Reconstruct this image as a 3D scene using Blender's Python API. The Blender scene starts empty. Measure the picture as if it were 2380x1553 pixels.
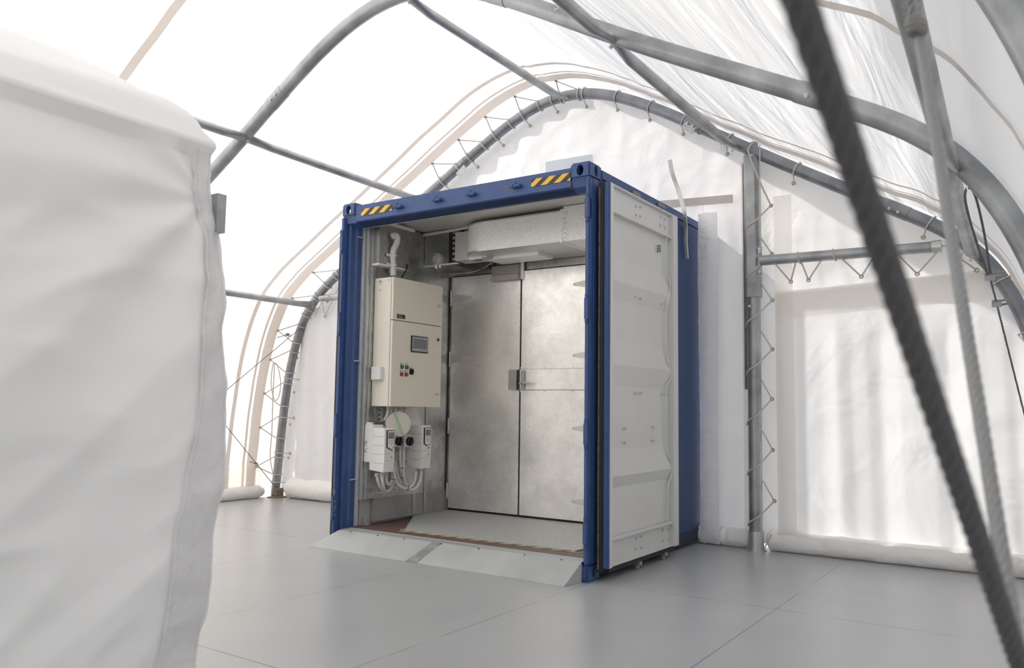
import bpy, bmesh, math, random
from mathutils import Vector, Matrix, noise
random.seed(7)
S = bpy.context.scene
COL = S.collection
V = Vector

# ---------------------------------------------------------------- camera
CAM = V((2.63704222, -4.85449316, 1.16918478))
YAW, PIT, ROL, FPX = -0.593487017, 0.0899014139, 0.0144740557, 1870.81437
_f = V((math.sin(YAW)*math.cos(PIT), math.cos(YAW)*math.cos(PIT), math.sin(PIT)))
_r0 = V((math.cos(YAW), -math.sin(YAW), 0)); _u0 = _r0.cross(_f)
CR = _r0*math.cos(ROL) + _u0*math.sin(ROL)
CU = -_r0*math.sin(ROL) + _u0*math.cos(ROL)
cd = bpy.data.cameras.new('camera'); cam = bpy.data.objects.new('camera', cd); COL.objects.link(cam)
m = Matrix((CR, CU, -_f)).transposed().to_4x4(); m.translation = CAM
cam.matrix_world = m
cd.sensor_width = 36; cd.lens = FPX/2380*36; cd.clip_start = 0.02
cd.dof.use_dof = True; cd.dof.focus_distance = 6.5; cd.dof.aperture_fstop = 5.6
S.camera = cam
def ray(px): return _f + CR*((px[0]-1190)/FPX) - CU*((px[1]-776.5)/FPX)
def on(px, ax, v):            # point of the axis plane ax = v seen at a photo pixel
    d = ray(px); return CAM + d*((v-CAM[ax])/d[ax])
def at(px, depth): return CAM + ray(px)*depth

# ---------------------------------------------------------------- light
S.view_settings.view_transform = 'Standard'; S.view_settings.look = 'None'
S.view_settings.gamma = 1; S.view_settings.use_curve_mapping = False
S.view_settings.exposure = 0.2
w = bpy.data.worlds.new('sky'); S.world = w; w.use_nodes = True
bg = w.node_tree.nodes['Background']
bg.inputs[0].default_value = (0.93, 0.96, 1.0, 1); bg.inputs[1].default_value = 0.9
sd = bpy.data.lights.new('sun', 'SUN'); sun = bpy.data.objects.new('sun', sd); COL.objects.link(sun)
sd.energy = 10.5; sd.angle = math.radians(0.8); sd.color = (1.0, 0.95, 0.88)
SUN = V((-.85, .37, .74)).normalized()
sun.rotation_euler = SUN.to_track_quat('Z', 'Y').to_euler()
S.cycles.max_bounces = 10; S.cycles.diffuse_bounces = 6; S.cycles.glossy_bounces = 4
S.cycles.transmission_bounces = 6; S.cycles.sample_clamp_indirect = 8
S.cycles.use_denoising = True

# ---------------------------------------------------------------- materials
MT = {}
def N(nt, t, **k):
    n = nt.nodes.new(t)
    for a, b in k.items():
        if a in n.inputs: n.inputs[a].default_value = b
        else: setattr(n, a, b)
    return n
def mat(name, col, rough=.5, metal=0, nscale=0, namt=.1, bump=0, bscale=60, stretch=(1,1,1), dirt=None, spec=.5, coat=0, det=4):
    if name in MT: return MT[name]
    m = bpy.data.materials.new(name); m.use_nodes = True; nt = m.node_tree
    b = nt.nodes['Principled BSDF']; L = nt.links.new
    b.inputs['Base Color'].default_value = (*col, 1); b.inputs['Roughness'].default_value = rough
    b.inputs['Metallic'].default_value = metal; b.inputs['Specular IOR Level'].default_value = spec
    if nscale or bump or dirt:
        tc = N(nt, 'ShaderNodeTexCoord'); mp = N(nt, 'ShaderNodeMapping'); mp.inputs['Scale'].default_value = stretch
        L(tc.outputs['Object'], mp.inputs['Vector'])
    last = None
    if nscale:
        n = N(nt, 'ShaderNodeTexNoise', Scale=nscale, Detail=det); L(mp.outputs[0], n.inputs['Vector'])
        cr = N(nt, 'ShaderNodeValToRGB')
        cr.color_ramp.elements[0].position = .3; cr.color_ramp.elements[1].position = .7
        cr.color_ramp.elements[0].color = (*[c*(1-namt) for c in col], 1); cr.color_ramp.elements[1].color = (*[min(1, c*(1+namt)) for c in col], 1)
        L(n.outputs['Fac'], cr.inputs['Fac']); last = cr.outputs[0]
        mr = N(nt, 'ShaderNodeMapRange'); mr.inputs['To Min'].default_value = rough*.85; mr.inputs['To Max'].default_value = min(1, rough*1.2)
        L(n.outputs['Fac'], mr.inputs['Value']); L(mr.outputs[0], b.inputs['Roughness'])
    if dirt:      # (colour, scale, threshold)
        n = N(nt, 'ShaderNodeTexNoise', Scale=dirt[1], Detail=8); L(mp.outputs[0], n.inputs['Vector'])
        cr = N(nt, 'ShaderNodeValToRGB'); cr.color_ramp.elements[0].position = dirt[2]; cr.color_ramp.elements[1].position = dirt[2]+.08
        L(n.outputs['Fac'], cr.inputs['Fac'])
        mx = N(nt, 'ShaderNodeMix', data_type='RGBA'); L(cr.outputs[0], mx.inputs['Factor'])
        if last: L(last, mx.inputs['A'])
        else: mx.inputs['A'].default_value = (*col, 1)
        mx.inputs['B'].default_value = (*dirt[0], 1); last = mx.outputs['Result']
    if last: L(last, b.inputs['Base Color'])
    if bump:
        n = N(nt, 'ShaderNodeTexNoise', Scale=bscale, Detail=5); L(mp.outputs[0], n.inputs['Vector'])
        bp = N(nt, 'ShaderNodeBump', Strength=bump, Distance=.01); L(n.outputs['Fac'], bp.inputs['Height']); L(bp.outputs[0], b.inputs['Normal'])
    MT[name] = m; return m
def fabric(name, col, trans, tcol=None, ridge=0, rscale=1.2, bump=.3, bscale=3, stretch=(1,1,1), rot=(0,0,0), fine=.15, rough=.6):
    if name in MT: return MT[name]
    m = bpy.data.materials.new(name); m.use_nodes = True; nt = m.node_tree; nt.nodes.clear(); L = nt.links.new
    out = N(nt, 'ShaderNodeOutputMaterial')
    d = N(nt, 'ShaderNodeBsdfPrincipled'); d.inputs['Base Color'].default_value = (*col, 1); d.inputs['Roughness'].default_value = rough
    d.inputs['Specular IOR Level'].default_value = .25
    t = N(nt, 'ShaderNodeBsdfTranslucent'); t.inputs['Color'].default_value = (*(tcol or col), 1)
    mx = N(nt, 'ShaderNodeMixShader'); mx.inputs[0].default_value = trans
    L(d.outputs[0], mx.inputs[1]); L(t.outputs[0], mx.inputs[2]); L(mx.outputs[0], out.inputs[0])
    tc = N(nt, 'ShaderNodeTexCoord'); mp = N(nt, 'ShaderNodeMapping'); mp.inputs['Scale'].default_value = stretch; mp.inputs['Rotation'].default_value = rot
    L(tc.outputs['Object'], mp.inputs['Vector'])
    n = N(nt, 'ShaderNodeTexNoise', Scale=bscale, Detail=3, Distortion=.6); L(mp.outputs[0], n.inputs['Vector'])
    n2 = N(nt, 'ShaderNodeTexNoise', Scale=45, Detail=4); L(tc.outputs['Object'], n2.inputs['Vector'])
    b1 = N(nt, 'ShaderNodeBump', Strength=bump, Distance=.06); L(n.outputs['Fac'], b1.inputs['Height'])
    b2 = N(nt, 'ShaderNodeBump', Strength=fine, Distance=.004); L(n2.outputs['Fac'], b2.inputs['Height']); L(b1.outputs[0], b2.inputs['Normal'])
    if ridge:      # sharp creases pressed into the cloth by folding
        n4 = N(nt, 'ShaderNodeTexNoise', Scale=rscale, Detail=2.5, Roughness=.5, Distortion=.8, noise_type='RIDGED_MULTIFRACTAL'); L(mp.outputs[0], n4.inputs['Vector'])
        b4 = N(nt, 'ShaderNodeBump', Strength=ridge, Distance=.03); L(n4.outputs['Fac'], b4.inputs['Height']); L(b2.outputs[0], b4.inputs['Normal']); b2 = b4
    L(b2.outputs[0], d.inputs['Normal']); L(b2.outputs[0], t.inputs['Normal'])
    MT[name] = m; return m
# galvanised sheet with spangle
def galv(name, base, rough, amt=.12, sc=90, smudge=.0, met=.9, scr=0):
    m = bpy.data.materials.new(name); m.use_nodes = True; nt = m.node_tree; L = nt.links.new
    b = nt.nodes['Principled BSDF']; b.inputs['Metallic'].default_value = met
    tc = N(nt, 'ShaderNodeTexCoord')
    v = N(nt, 'ShaderNodeTexVoronoi', Scale=sc); L(tc.outputs['Object'], v.inputs['Vector'])
    n = N(nt, 'ShaderNodeTexNoise', Scale=3.5, Detail=8, Roughness=.7); L(tc.outputs['Object'], n.inputs['Vector'])
    bw = N(nt, 'ShaderNodeRGBToBW'); L(v.outputs['Color'], bw.inputs[0])
    mr = N(nt, 'ShaderNodeMapRange'); mr.inputs['To Min'].default_value = 1-amt; mr.inputs['To Max'].default_value = 1+amt; L(bw.outputs[0], mr.inputs['Value'])
    m2 = N(nt, 'ShaderNodeMapRange'); m2.inputs['From Min'].default_value = .35; m2.inputs['From Max'].default_value = .65; m2.inputs['To Min'].default_value = 1-smudge; m2.inputs['To Max'].default_value = 1.04; L(n.outputs['Fac'], m2.inputs['Value'])
    mu = N(nt, 'ShaderNodeMath', operation='MULTIPLY'); L(mr.outputs[0], mu.inputs[0]); L(m2.outputs[0], mu.inputs[1])
    vs = N(nt, 'ShaderNodeVectorMath', operation='SCALE'); vs.inputs[0].default_value = base; L(mu.outputs[0], vs.inputs['Scale'])
    last = vs.outputs[0]
    if scr:     # handling scratches and scuffs
        for q, (sc_, st) in enumerate(((2.2, (1,1,.45)), (5.5, (1,1,1.6)))):
            mp = N(nt, 'ShaderNodeMapping'); mp.inputs['Scale'].default_value = st; mp.inputs['Rotation'].default_value = (0, .5+q, 0); L(tc.outputs['Object'], mp.inputs[0])
            rn = N(nt, 'ShaderNodeTexNoise', Scale=sc_, Detail=5, Distortion=1.5, noise_type='RIDGED_MULTIFRACTAL'); L(mp.outputs[0], rn.inputs['Vector'])
            rm = N(nt, 'ShaderNodeMapRange'); rm.inputs['From Min'].default_value = .55; rm.inputs['From Max'].default_value = 1.1; rm.inputs['To Min'].default_value = 1; rm.inputs['To Max'].default_value = 1-scr; L(rn.outputs['Fac'], rm.inputs['Value'])
            v2 = N(nt, 'ShaderNodeVectorMath', operation='SCALE'); L(last, v2.inputs[0]); L(rm.outputs[0], v2.inputs['Scale']); last = v2.outputs[0]
    L(last, b.inputs['Base Color'])
    m3 = N(nt, 'ShaderNodeMapRange'); m3.inputs['From Min'].default_value = .3; m3.inputs['From Max'].default_value = .7; m3.inputs['To Min'].default_value = rough*1.25; m3.inputs['To Max'].default_value = rough*.85; L(n.outputs['Fac'], m3.inputs['Value'])
    L(m3.outputs[0], b.inputs['Roughness'])
    bp = N(nt, 'ShaderNodeBump', Strength=.08, Distance=.002); L(bw.outputs[0], bp.inputs['Height'])
    # scratches
    w1 = N(nt, 'ShaderNodeTexNoise', Scale=9, Detail=6, Distortion=2.5); L(tc.outputs['Object'], w1.inputs['Vector'])
    b2 = N(nt, 'ShaderNodeBump', Strength=.12, Distance=.01); L(w1.outputs['Fac'], b2.inputs['Height']); L(bp.outputs[0], b2.inputs['Normal']); L(b2.outputs[0], b.inputs['Normal'])
    MT[name] = m; return m
SKIN = fabric('roof_skin', (.86,.86,.86), .46, (.81,.805,.81), ridge=.18, rscale=1.0, bump=.45, bscale=1.6, stretch=(3.5,.35,3.5), fine=.05)
WALLF = fabric('end_wall_fabric', (.85,.85,.86), .31, (.66,.66,.67), ridge=.55, rscale=1.6, bump=.7, bscale=1.8, fine=.25)
LWALL = fabric('left_wall_fabric', (.84,.82,.80), .40, (.62,.585,.555), ridge=.5, rscale=1.1, bump=.5, bscale=2, stretch=(1,.5,2.2), fine=.1)
SEAMF = fabric('roof_seam_fabric', (.82,.78,.75), .34, (.62,.55,.50), bump=.1, bscale=4, fine=.1)
HEM = fabric('doubled_hem_fabric', (.92,.89,.87), .75, (.99,.96,.93), bump=.1, bscale=4, fine=.2)
FORE = fabric('heavy_white_pvc', (.87,.865,.86), .10, (.88,.88,.88), ridge=.40, rscale=.9, bump=.35, bscale=1.3, stretch=(1,1,1.7), rot=(math.radians(38),0,0), fine=.05)
ROLLF = fabric('skirt_fabric', (.92,.90,.88), .08, ridge=.5, rscale=3, bump=.5, bscale=5, fine=.2)
GAL = galv('galvanised_sheet', (.60,.595,.58), .30, .14, 110, .42, .92)
GALC = galv('dull_casing_sheet', (.50,.50,.49), .3, .12, 110, .25, .9)
GALD = galv('worn_galvanised_door', (.97,.95,.91), .30, .05, 120, .20, .72, scr=.20)
GALB = galv('bright_galvanised_duct', (.95,.94,.91), .42, .2, 130, .03, .25)
TUBE = mat('galvanised_tube', (.37,.38,.39), .42, .65, nscale=5, namt=.28, stretch=(1,1,1), bump=.15, bscale=35, det=8)
TUBED = mat('dark_galvanised_tube', (.27,.28,.30), .45, .6, nscale=6, namt=.25, bump=.15, bscale=35, det=8)
ZINC = mat('zinc_fitting', (.62,.62,.60), .35, .8)
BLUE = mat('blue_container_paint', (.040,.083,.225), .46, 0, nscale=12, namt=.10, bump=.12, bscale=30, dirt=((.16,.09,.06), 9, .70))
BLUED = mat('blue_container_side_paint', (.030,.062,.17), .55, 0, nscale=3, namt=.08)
DOORW = mat('light_grey_door_paint', (.64,.64,.63), .45, 0, nscale=2, namt=.04, bump=.05, bscale=120)
INW = mat('pale_grey_inside_paint', (.45,.46,.46), .5, 0, nscale=4, namt=.1)
CEILP = mat('grey_container_ceiling_paint', (.56,.545,.52), .3, 0, nscale=3, namt=.08)
CREAM = mat('cream_cabinet_paint', (.86,.81,.70), .4, 0, bump=.04, bscale=300)
PLASW = mat('light_grey_plastic', (.84,.82,.79), .4)
PLASG = mat('mid_grey_plastic', (.48,.48,.47), .45)
CONDU = mat('grey_conduit_plastic', (.68,.67,.65), .45)
BLACK = mat('black_plastic', (.015,.015,.016), .4)
RUBBER = mat('black_rubber', (.02,.018,.016), .6)
GASK = mat('dusty_brown_gasket', (.13,.11,.10), .7, nscale=30, namt=.4)
SCREEN = mat('grey_touch_screen', (.20,.20,.22), .25)
SILV = mat('silver_bezel', (.42,.43,.45), .35, .3)
GREEN = mat('green_button', (.03,.16,.08), .35)
RED = mat('red_button', (.45,.035,.025), .35)
WHITEP = mat('white_label', (.78,.78,.77), .5)
YELL = mat('yellow_hazard_vinyl', (.83,.48,.06), .45)
YELP = mat('pale_yellow_floor_tape', (.72,.55,.20), .55)
BLKV = mat('black_hazard_vinyl', (.035,.03,.028), .45)
ORNG = mat('orange_warning_mark', (.75,.28,.04), .5)
REDFL = mat('red_brown_deck_paint', (.155,.095,.085), .5, nscale=6, namt=.2, bump=.15, bscale=60)
RAMP = mat('pale_grey_ramp_paint', (.42,.44,.435), .42, 0, nscale=3, namt=.10, bump=.12, bscale=18, dirt=((.26,.26,.25), 2.2, .70))
WELD = mat('bare_weld_seam', (.26,.26,.255), .5, .2, nscale=25, namt=.3)
ROPEW = mat('white_lacing_cord', (.56,.535,.50), .8)
WIREM = mat('grey_steel_wire', (.16,.16,.17), .45, .6)
ROPED = mat('grey_twisted_wire_rope', (.30,.30,.30), .5, .35)
ROPEB = mat('backlit_twisted_wire_rope', (.085,.085,.09), .5, .3)  # steel wire; its backlit look is put into the dark colour
EYE = mat('brass_eyelet', (.38,.31,.18), .35, .8)
LIDW = mat('off_white_lid', (.62,.58,.52), .6)
LGREEN = mat('light_green_tape', (.36,.52,.28), .5)
BROWN = mat('brown_timber_batten', (.23,.18,.16), .7, nscale=8, namt=.2)
GROUND = mat('gravel_ground', (.42,.41,.39), .9, nscale=6, namt=.2)
CHALK = mat('white_paint_mark', (.85,.85,.83), .6)
CLEAR = fabric('clear_window_film', (.78,.80,.83), .55, (.86,.89,.92), bump=.05, fine=.02, rough=.2)
STRAPW = mat('white_webbing', (.70,.68,.64), .8)
# checker plate
CHK = bpy.data.materials.new('grey_checker_plate'); CHK.use_nodes = True
nt = CHK.node_tree; b = nt.nodes['Principled BSDF']; b.inputs['Base Color'].default_value = (.66,.67,.655,1); b.inputs['Roughness'].default_value = .40; b.inputs['Metallic'].default_value = .2
tc = N(nt, 'ShaderNodeTexCoord'); hs = []
for a in (45, -45):
    mp = N(nt, 'ShaderNodeMapping'); mp.inputs['Rotation'].default_value = (0,0,math.radians(a)); mp.inputs['Scale'].default_value = (62, 26, 1) if a > 0 else (26, 62, 1)
    mp.inputs['Location'].default_value = (.5 if a < 0 else 0, .5 if a < 0 else 0, 0)
    mp.inputs['Rotation'].default_value = (0,0,math.radians(45))
    nt.links.new(tc.outputs['Object'], mp.inputs[0])
    vv = N(nt, 'ShaderNodeTexVoronoi', Scale=1.0, Randomness=0.0, voronoi_dimensions='2D'); nt.links.new(mp.outputs[0], vv.inputs['Vector']); hs.append(vv.outputs['Distance'])
mn = N(nt, 'ShaderNodeMath', operation='MINIMUM'); nt.links.new(hs[0], mn.inputs[0]); nt.links.new(hs[1], mn.inputs[1])
rp = N(nt, 'ShaderNodeMapRange'); rp.inputs['From Min'].default_value = .15; rp.inputs['From Max'].default_value = .4; rp.inputs['To Min'].default_value = 1; rp.inputs['To Max'].default_value = 0
nt.links.new(mn.outputs[0], rp.inputs['Value'])
bp = N(nt, 'ShaderNodeBump', Strength=1.0, Distance=.012); nt.links.new(rp.outputs[0], bp.inputs['Height']); nt.links.new(bp.outputs[0], b.inputs['Normal'])
# floor: painted sheets with joints on a 1.22 x 2.44 m grid, screw dents and scuffs
FL = bpy.data.materials.new('grey_painted_floor_sheets'); FL.use_nodes = True; nt = FL.node_tree; L = nt.links.new
b = nt.nodes['Principled BSDF']; tc = N(nt, 'ShaderNodeTexCoord'); sx = N(nt, 'ShaderNodeSeparateXYZ'); L(tc.outputs['Object'], sx.inputs[0])
def seam(sock, off, per, wid):
    a = N(nt, 'ShaderNodeMath', operation='ADD'); L(sock, a.inputs[0]); a.inputs[1].default_value = off
    p = N(nt, 'ShaderNodeMath', operation='PINGPONG'); L(a.outputs[0], p.inputs[0]); p.inputs[1].default_value = per/2
    c = N(nt, 'ShaderNodeMath', operation='LESS_THAN'); L(p.outputs[0], c.inputs[0]); c.inputs[1].default_value = wid
    return c.outputs[0]
s1 = seam(sx.outputs[0], 0.0, 1.22*1.0, .0022); s2 = seam(sx.outputs[1], -0.07, 2.44, .0034)
mxs = N(nt, 'ShaderNodeMath', operation='MAXIMUM'); L(s1, mxs.inputs[0]); L(s2, mxs.inputs[1])
nn = N(nt, 'ShaderNodeTexNoise', Scale=4.5, Detail=4); L(tc.outputs['Object'], nn.inputs['Vector'])
th = N(nt, 'ShaderNodeMapRange'); th.inputs['From Min'].default_value = .40; th.inputs['From Max'].default_value = .5; L(nn.outputs['Fac'], th.inputs['Value'])
se = N(nt, 'ShaderNodeMath', operation='MULTIPLY'); L(mxs.outputs[0], se.inputs[0]); L(th.outputs[0], se.inputs[1])
dn = N(nt, 'ShaderNodeTexNoise', Scale=60, Detail=2); L(tc.outputs['Object'], dn.inputs['Vector'])
dt = N(nt, 'ShaderNodeMath', operation='GREATER_THAN'); L(dn.outputs['Fac'], dt.inputs[0]); dt.inputs[1].default_value = .765
mm = N(nt, 'ShaderNodeMath', operation='MAXIMUM'); L(se.outputs[0], mm.inputs[0]); L(dt.outputs[0], mm.inputs[1])
n1 = N(nt, 'ShaderNodeTexNoise', Scale=1.3, Detail=6); L(tc.outputs['Object'], n1.inputs['Vector'])
cr = N(nt, 'ShaderNodeValToRGB'); cr.color_ramp.elements[0].position = .3; cr.color_ramp.elements[1].position = .7
cr.color_ramp.elements[0].color = (.385,.395,.405,1); cr.color_ramp.elements[1].color = (.425,.435,.445,1); L(n1.outputs['Fac'], cr.inputs[0])
mx = N(nt, 'ShaderNodeMix', data_type='RGBA'); L(mm.outputs[0], mx.inputs['Factor']); L(cr.outputs[0], mx.inputs['A']); mx.inputs['B'].default_value = (.10,.10,.105,1)
L(mx.outputs['Result'], b.inputs['Base Color'])
mp = N(nt, 'ShaderNodeMapping'); mp.inputs['Scale'].default_value = (2, 9, 1); L(tc.outputs['Object'], mp.inputs[0])
n3 = N(nt, 'ShaderNodeTexNoise', Scale=4, Detail=8, Roughness=.65); L(mp.outputs[0], n3.inputs['Vector'])
rr = N(nt, 'ShaderNodeMapRange'); rr.inputs['To Min'].default_value = .24; rr.inputs['To Max'].default_value = .38; L(n3.outputs['Fac'], rr.inputs['Value']); L(rr.outputs[0], b.inputs['Roughness'])
bp = N(nt, 'ShaderNodeBump', Strength=.22, Distance=.004); L(n3.outputs['Fac'], bp.inputs['Height'])
b3 = N(nt, 'ShaderNodeBump', Strength=.5, Distance=.003, invert=True); L(mm.outputs[0], b3.inputs['Height']); L(bp.outputs[0], b3.inputs['Normal']); L(b3.outputs[0], b.inputs['Normal'])

# ---------------------------------------------------------------- object helpers
WO = {}   # world origin of each object
def reg(o, loc, parent):
    COL.objects.link(o)
    base = WO[parent.name] if parent else V((0,0,0))
    if parent: o.parent = parent
    o.location = V(loc) - base; WO[o.name] = V(loc)
def thing(name, label, cat, loc=(0,0,0), group=None):
    o = bpy.data.objects.new(name, None); o.empty_display_size = .1; reg(o, loc, None)
    o['label'] = label; o['category'] = cat
    if group: o['group'] = group
    return o
def tag(o, label, cat, group=None, kind=None):
    o['label'] = label; o['category'] = cat
    if group: o['group'] = group
    if kind: o['kind'] = kind
    return o
def build(name, bm, mats, parent=None, loc=None, smooth=False, label=None, kind=None):
    if not isinstance(mats, (list, tuple)): mats = [mats]
    if loc is None: loc = WO[parent.name] if parent else V((0,0,0))
    loc = V(loc)
    bmesh.ops.translate(bm, verts=bm.verts, vec=-loc)
    bmesh.ops.recalc_face_normals(bm, faces=bm.faces)
    me = bpy.data.meshes.new(name); bm.to_mesh(me); bm.free()
    for x in mats: me.materials.append(x)
    if smooth:
        for p in me.polygons: p.use_smooth = True
        if smooth != 'all': me.set_sharp_from_angle(angle=math.radians(38))
    o = bpy.data.objects.new(name, me); reg(o, loc, parent)
    if label: o['label'] = label
    if kind: o['kind'] = kind
    return o
def B(): return bmesh.new()
def box(bm, p0, p1, bev=0, mi=0):
    x0,y0,z0 = p0; x1,y1,z1 = p1
    vs = [bm.verts.new(p) for p in ((x0,y0,z0),(x1,y0,z0),(x1,y1,z0),(x0,y1,z0),(x0,y0,z1),(x1,y0,z1),(x1,y1,z1),(x0,y1,z1))]
    fs = [bm.faces.new([vs[i] for i in f]) for f in ((0,3,2,1),(4,5,6,7),(0,1,5,4),(1,2,6,5),(2,3,7,6),(3,0,4,7))]
    for f in fs: f.material_index = mi
    if bev:
        es = list({e for f in fs for e in f.edges})
        bmesh.ops.bevel(bm, geom=es, offset=bev, segments=2, affect='EDGES', material=mi)
    return bm
def prism(bm, poly, d, mi=0):     # closed polygon extruded by vector d
    a = [bm.verts.new(p) for p in poly]; b = [bm.verts.new(V(p)+V(d)) for p in poly]
    n = len(poly)
    fs = [bm.faces.new(a), bm.faces.new(b[::-1])] + [bm.faces.new((a[i], a[(i+1)%n], b[(i+1)%n], b[i])) for i in range(n)]
    for f in fs: f.material_index = mi
    return bm
def smoothpts(pts, n=8):
    pts = [V(p) for p in pts]
    if len(pts) < 3: return pts
    P = [pts[0]*2-pts[1]] + pts + [pts[-1]*2-pts[-2]]; out = []
    for i in range(1, len(P)-2):
        a,b,c,d = P[i-1:i+3]
        for k in range(n):
            t = k/n; out.append(.5*((2*b)+(c-a)*t+(2*a-5*b+4*c-d)*t*t+(3*b-a-3*c+d)*t**3))
    out.append(pts[-1]); return out
def sweep(bm, pts, r, seg=10, cap=True, prof=None, mi=0, up=None):
    """tube along pts; r number or list; prof optional list of (a,b) section offsets"""
    pts = [V(p) for p in pts]; n = len(pts)
    T = []
    for i in range(n):
        t = pts[min(i+1,n-1)] - pts[max(i-1,0)]; T.append(t.normalized())
    u = V(up) if up else (V((0,0,1)) if abs(T[0].z) < .9 else V((1,0,0)))
    u = (u - T[0]*u.dot(T[0])).normalized(); rings = []
    for i in range(n):
        u = (u - T[i]*u.dot(T[i])).normalized(); v = T[i].cross(u)
        ri = r[i] if isinstance(r, (list, tuple)) else r
        if prof: ring = [bm.verts.new(pts[i] + u*a*ri + v*b*ri) for a, b in prof]
        else: ring = [bm.verts.new(pts[i] + (u*math.cos(2*math.pi*k/seg) + v*math.sin(2*math.pi*k/seg))*ri) for k in range(seg)]
        rings.append(ring)
    for i in range(n-1):
        A, C = rings[i], rings[i+1]; k = len(A)
        for j in range(k):
            f = bm.faces.new((A[j], A[(j+1)%k], C[(j+1)%k], C[j])); f.material_index = mi
    if cap:
        f = bm.faces.new(rings[0][::-1]); f.material_index = mi
        f = bm.faces.new(rings[-1]); f.material_index = mi
    return bm
def cyl(bm, a, b, r, seg=16, r2=None, mi=0): return sweep(bm, [a, b], [r, r if r2 is None else r2], seg, mi=mi)
def torus(bm, c, axis, R, r, seg=16, s2=6, mi=0):
    axis = V(axis).normalized(); u = axis.orthogonal().normalized(); v = axis.cross(u)
    rings = []
    for i in range(seg):
        a = 2*math.pi*i/seg; d = u*math.cos(a)+v*math.sin(a)
        rings.append([bm.verts.new(V(c)+d*(R+r*math.cos(2*math.pi*k/s2))+axis*r*math.sin(2*math.pi*k/s2)) for k in range(s2)])
    for i in range(seg):
        A, C = rings[i], rings[(i+1)%seg]
        for j in range(s2):
            f = bm.faces.new((A[j], A[(j+1)%s2], C[(j+1)%s2], C[j])); f.material_index = mi
    return bm
def hexbolt(bm, p, d, r=.012, h=.01):
    p = V(p); d = V(d).normalized(); sweep(bm, [p, p+d*h], r, 6); cyl(bm, p+d*h, p+d*(h*1.9), r*.5, 8); return bm
def rope(bm, pts, r, strands=3, pitch=None, seg=6, step=None):
    """twisted strands around a path"""
    pts = [V(p) for p in pts]; pitch = pitch or r*9
    L_ = [0]
    for a, b in zip(pts, pts[1:]): L_.append(L_[-1]+(b-a).length)
    tot = L_[-1]; step = step or pitch/8; n = max(2, int(tot/step)); res = []
    j = 0
    for i in range(n+1):
        s = tot*i/n
        while j < len(pts)-2 and L_[j+1] < s: j += 1
        t = (s-L_[j])/max(1e-9, L_[j+1]-L_[j]); res.append(pts[j].lerp(pts[j+1], t))
    T = [(res[min(i+1,n)]-res[max(i-1,0)]).normalized() for i in range(n+1)]
    u = T[0].orthogonal().normalized(); us = []
    for t in T:
        u = (u - t*u.dot(t)).normalized(); us.append(u.copy())
    for k in range(strands):
        path = []
        for i in range(n+1):
            a = 2*math.pi*(k/strands + i*tot/n/pitch); vv = T[i].cross(us[i])
            path.append(res[i] + (us[i]*math.cos(a)+vv*math.sin(a))*r*(.5 if strands < 6 else .60))
        sweep(bm, path, r*(.52 if strands < 6 else .46), seg)
    return bm
def copy_tree(o, parent=None, loc=None):
    c = o.copy(); COL.objects.link(c)
    if parent: c.parent = parent
    if loc is not None: c.location = loc
    for ch in list(o.children): copy_tree(ch, c)
    return c
def dup_child(o, delta):          # another copy of a part beside itself
    c = o.copy(); COL.objects.link(c); c.parent = o.parent; c.location = o.location + V(delta)
    for ch in list(o.children):
        k = ch.copy(); COL.objects.link(k); k.parent = c
    return c

# ---------------------------------------------------------------- tent shape
CX = -1.41
HALF = [(0,4.28),(.4,4.215),(.8,4.03),(1.2,3.81),(1.55,3.61),(2.3,3.185),(3.06,2.755),(3.39,2.54),(3.61,2.30),(3.79,1.96),(3.92,1.42),(3.99,.83),(4.03,.35),(4.06,0)]
_left = [V((CX-u,0,z)) for u, z in HALF[::-1]]; _right = [V((CX+u,0,z)) for u, z in HALF[1:]]
PRO = smoothpts(_left+_right, 8); NP = len(PRO)
for _ in range(60):
    PRO = [PRO[0]] + [(PRO[i-1]+PRO[i]*2+PRO[i+1])/4 for i in range(1, NP-1)] + [PRO[-1]]
NOR = []
for i in range(NP):
    t = PRO[min(i+1,NP-1)] - PRO[max(i-1,0)]; NOR.append(V((-t.z,0,t.x)).normalized())
def lerp(a, b, t): return a+(b-a)*t
def interp(tab, x):
    if x <= tab[0][0]: return tab[0][1]
    for (a, fa), (b, fb) in zip(tab, tab[1:]):
        if x <= b: return lerp(fa, fb, (x-a)/(b-a))
    return tab[-1][1]
OFF = {-8: [(-4.06,.10),(0,.09),(2,.12),(3,.22),(3.6,.32),(4.06,.36)],
 -2.8: [(-4.06,.09),(0,.08),(2,.10),(3,.18),(3.6,.262),(4.06,.30)],
 -.42: [(-4.06,.07),(-2.12,.058),(-1.24,.10),(-.6,.105),(-.1,.065),(1.14,.07),(1.79,.055),(2.48,.07),(3.08,.096),(3.46,.122),(3.65,.17),(3.8,.205),(4.06,.22)],
 2: [(-4.06,.06),(-3.9,.065),(-3.1,.03),(-1.6,.033),(-.85,.035),(0,.065),(.8,.078),(1.3,.062),(1.87,.03),(2.4,.012),(3.2,.012),(3.46,.035),(3.63,.066),(3.75,.085),(4.06,.10)]}
def archoff(Y, i):
    u = PRO[i].x-CX; ks = sorted(OFF)
    def sm(k): return sum(interp(OFF[k], u+d) for d in (-.3,-.15,0,.15,.3))/5
    if Y >= 2: return sm(2)
    if Y <= -8: return sm(-8)
    for a, b in zip(ks, ks[1:]):
        if Y <= b: return lerp(sm(a), sm(b), (Y-a)/(b-a))
_cache = {}
def archoffc(Y, i):
    k = (round(Y, 3), i)
    if k not in _cache: _cache[k] = archoff(Y, i)
    return _cache[k]
def archpt(i, Y, extra=0):
    p = PRO[i] + NOR[i]*(archoffc(Y, i)+extra); return V((p.x, Y, max(p.z, 0)))
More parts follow.
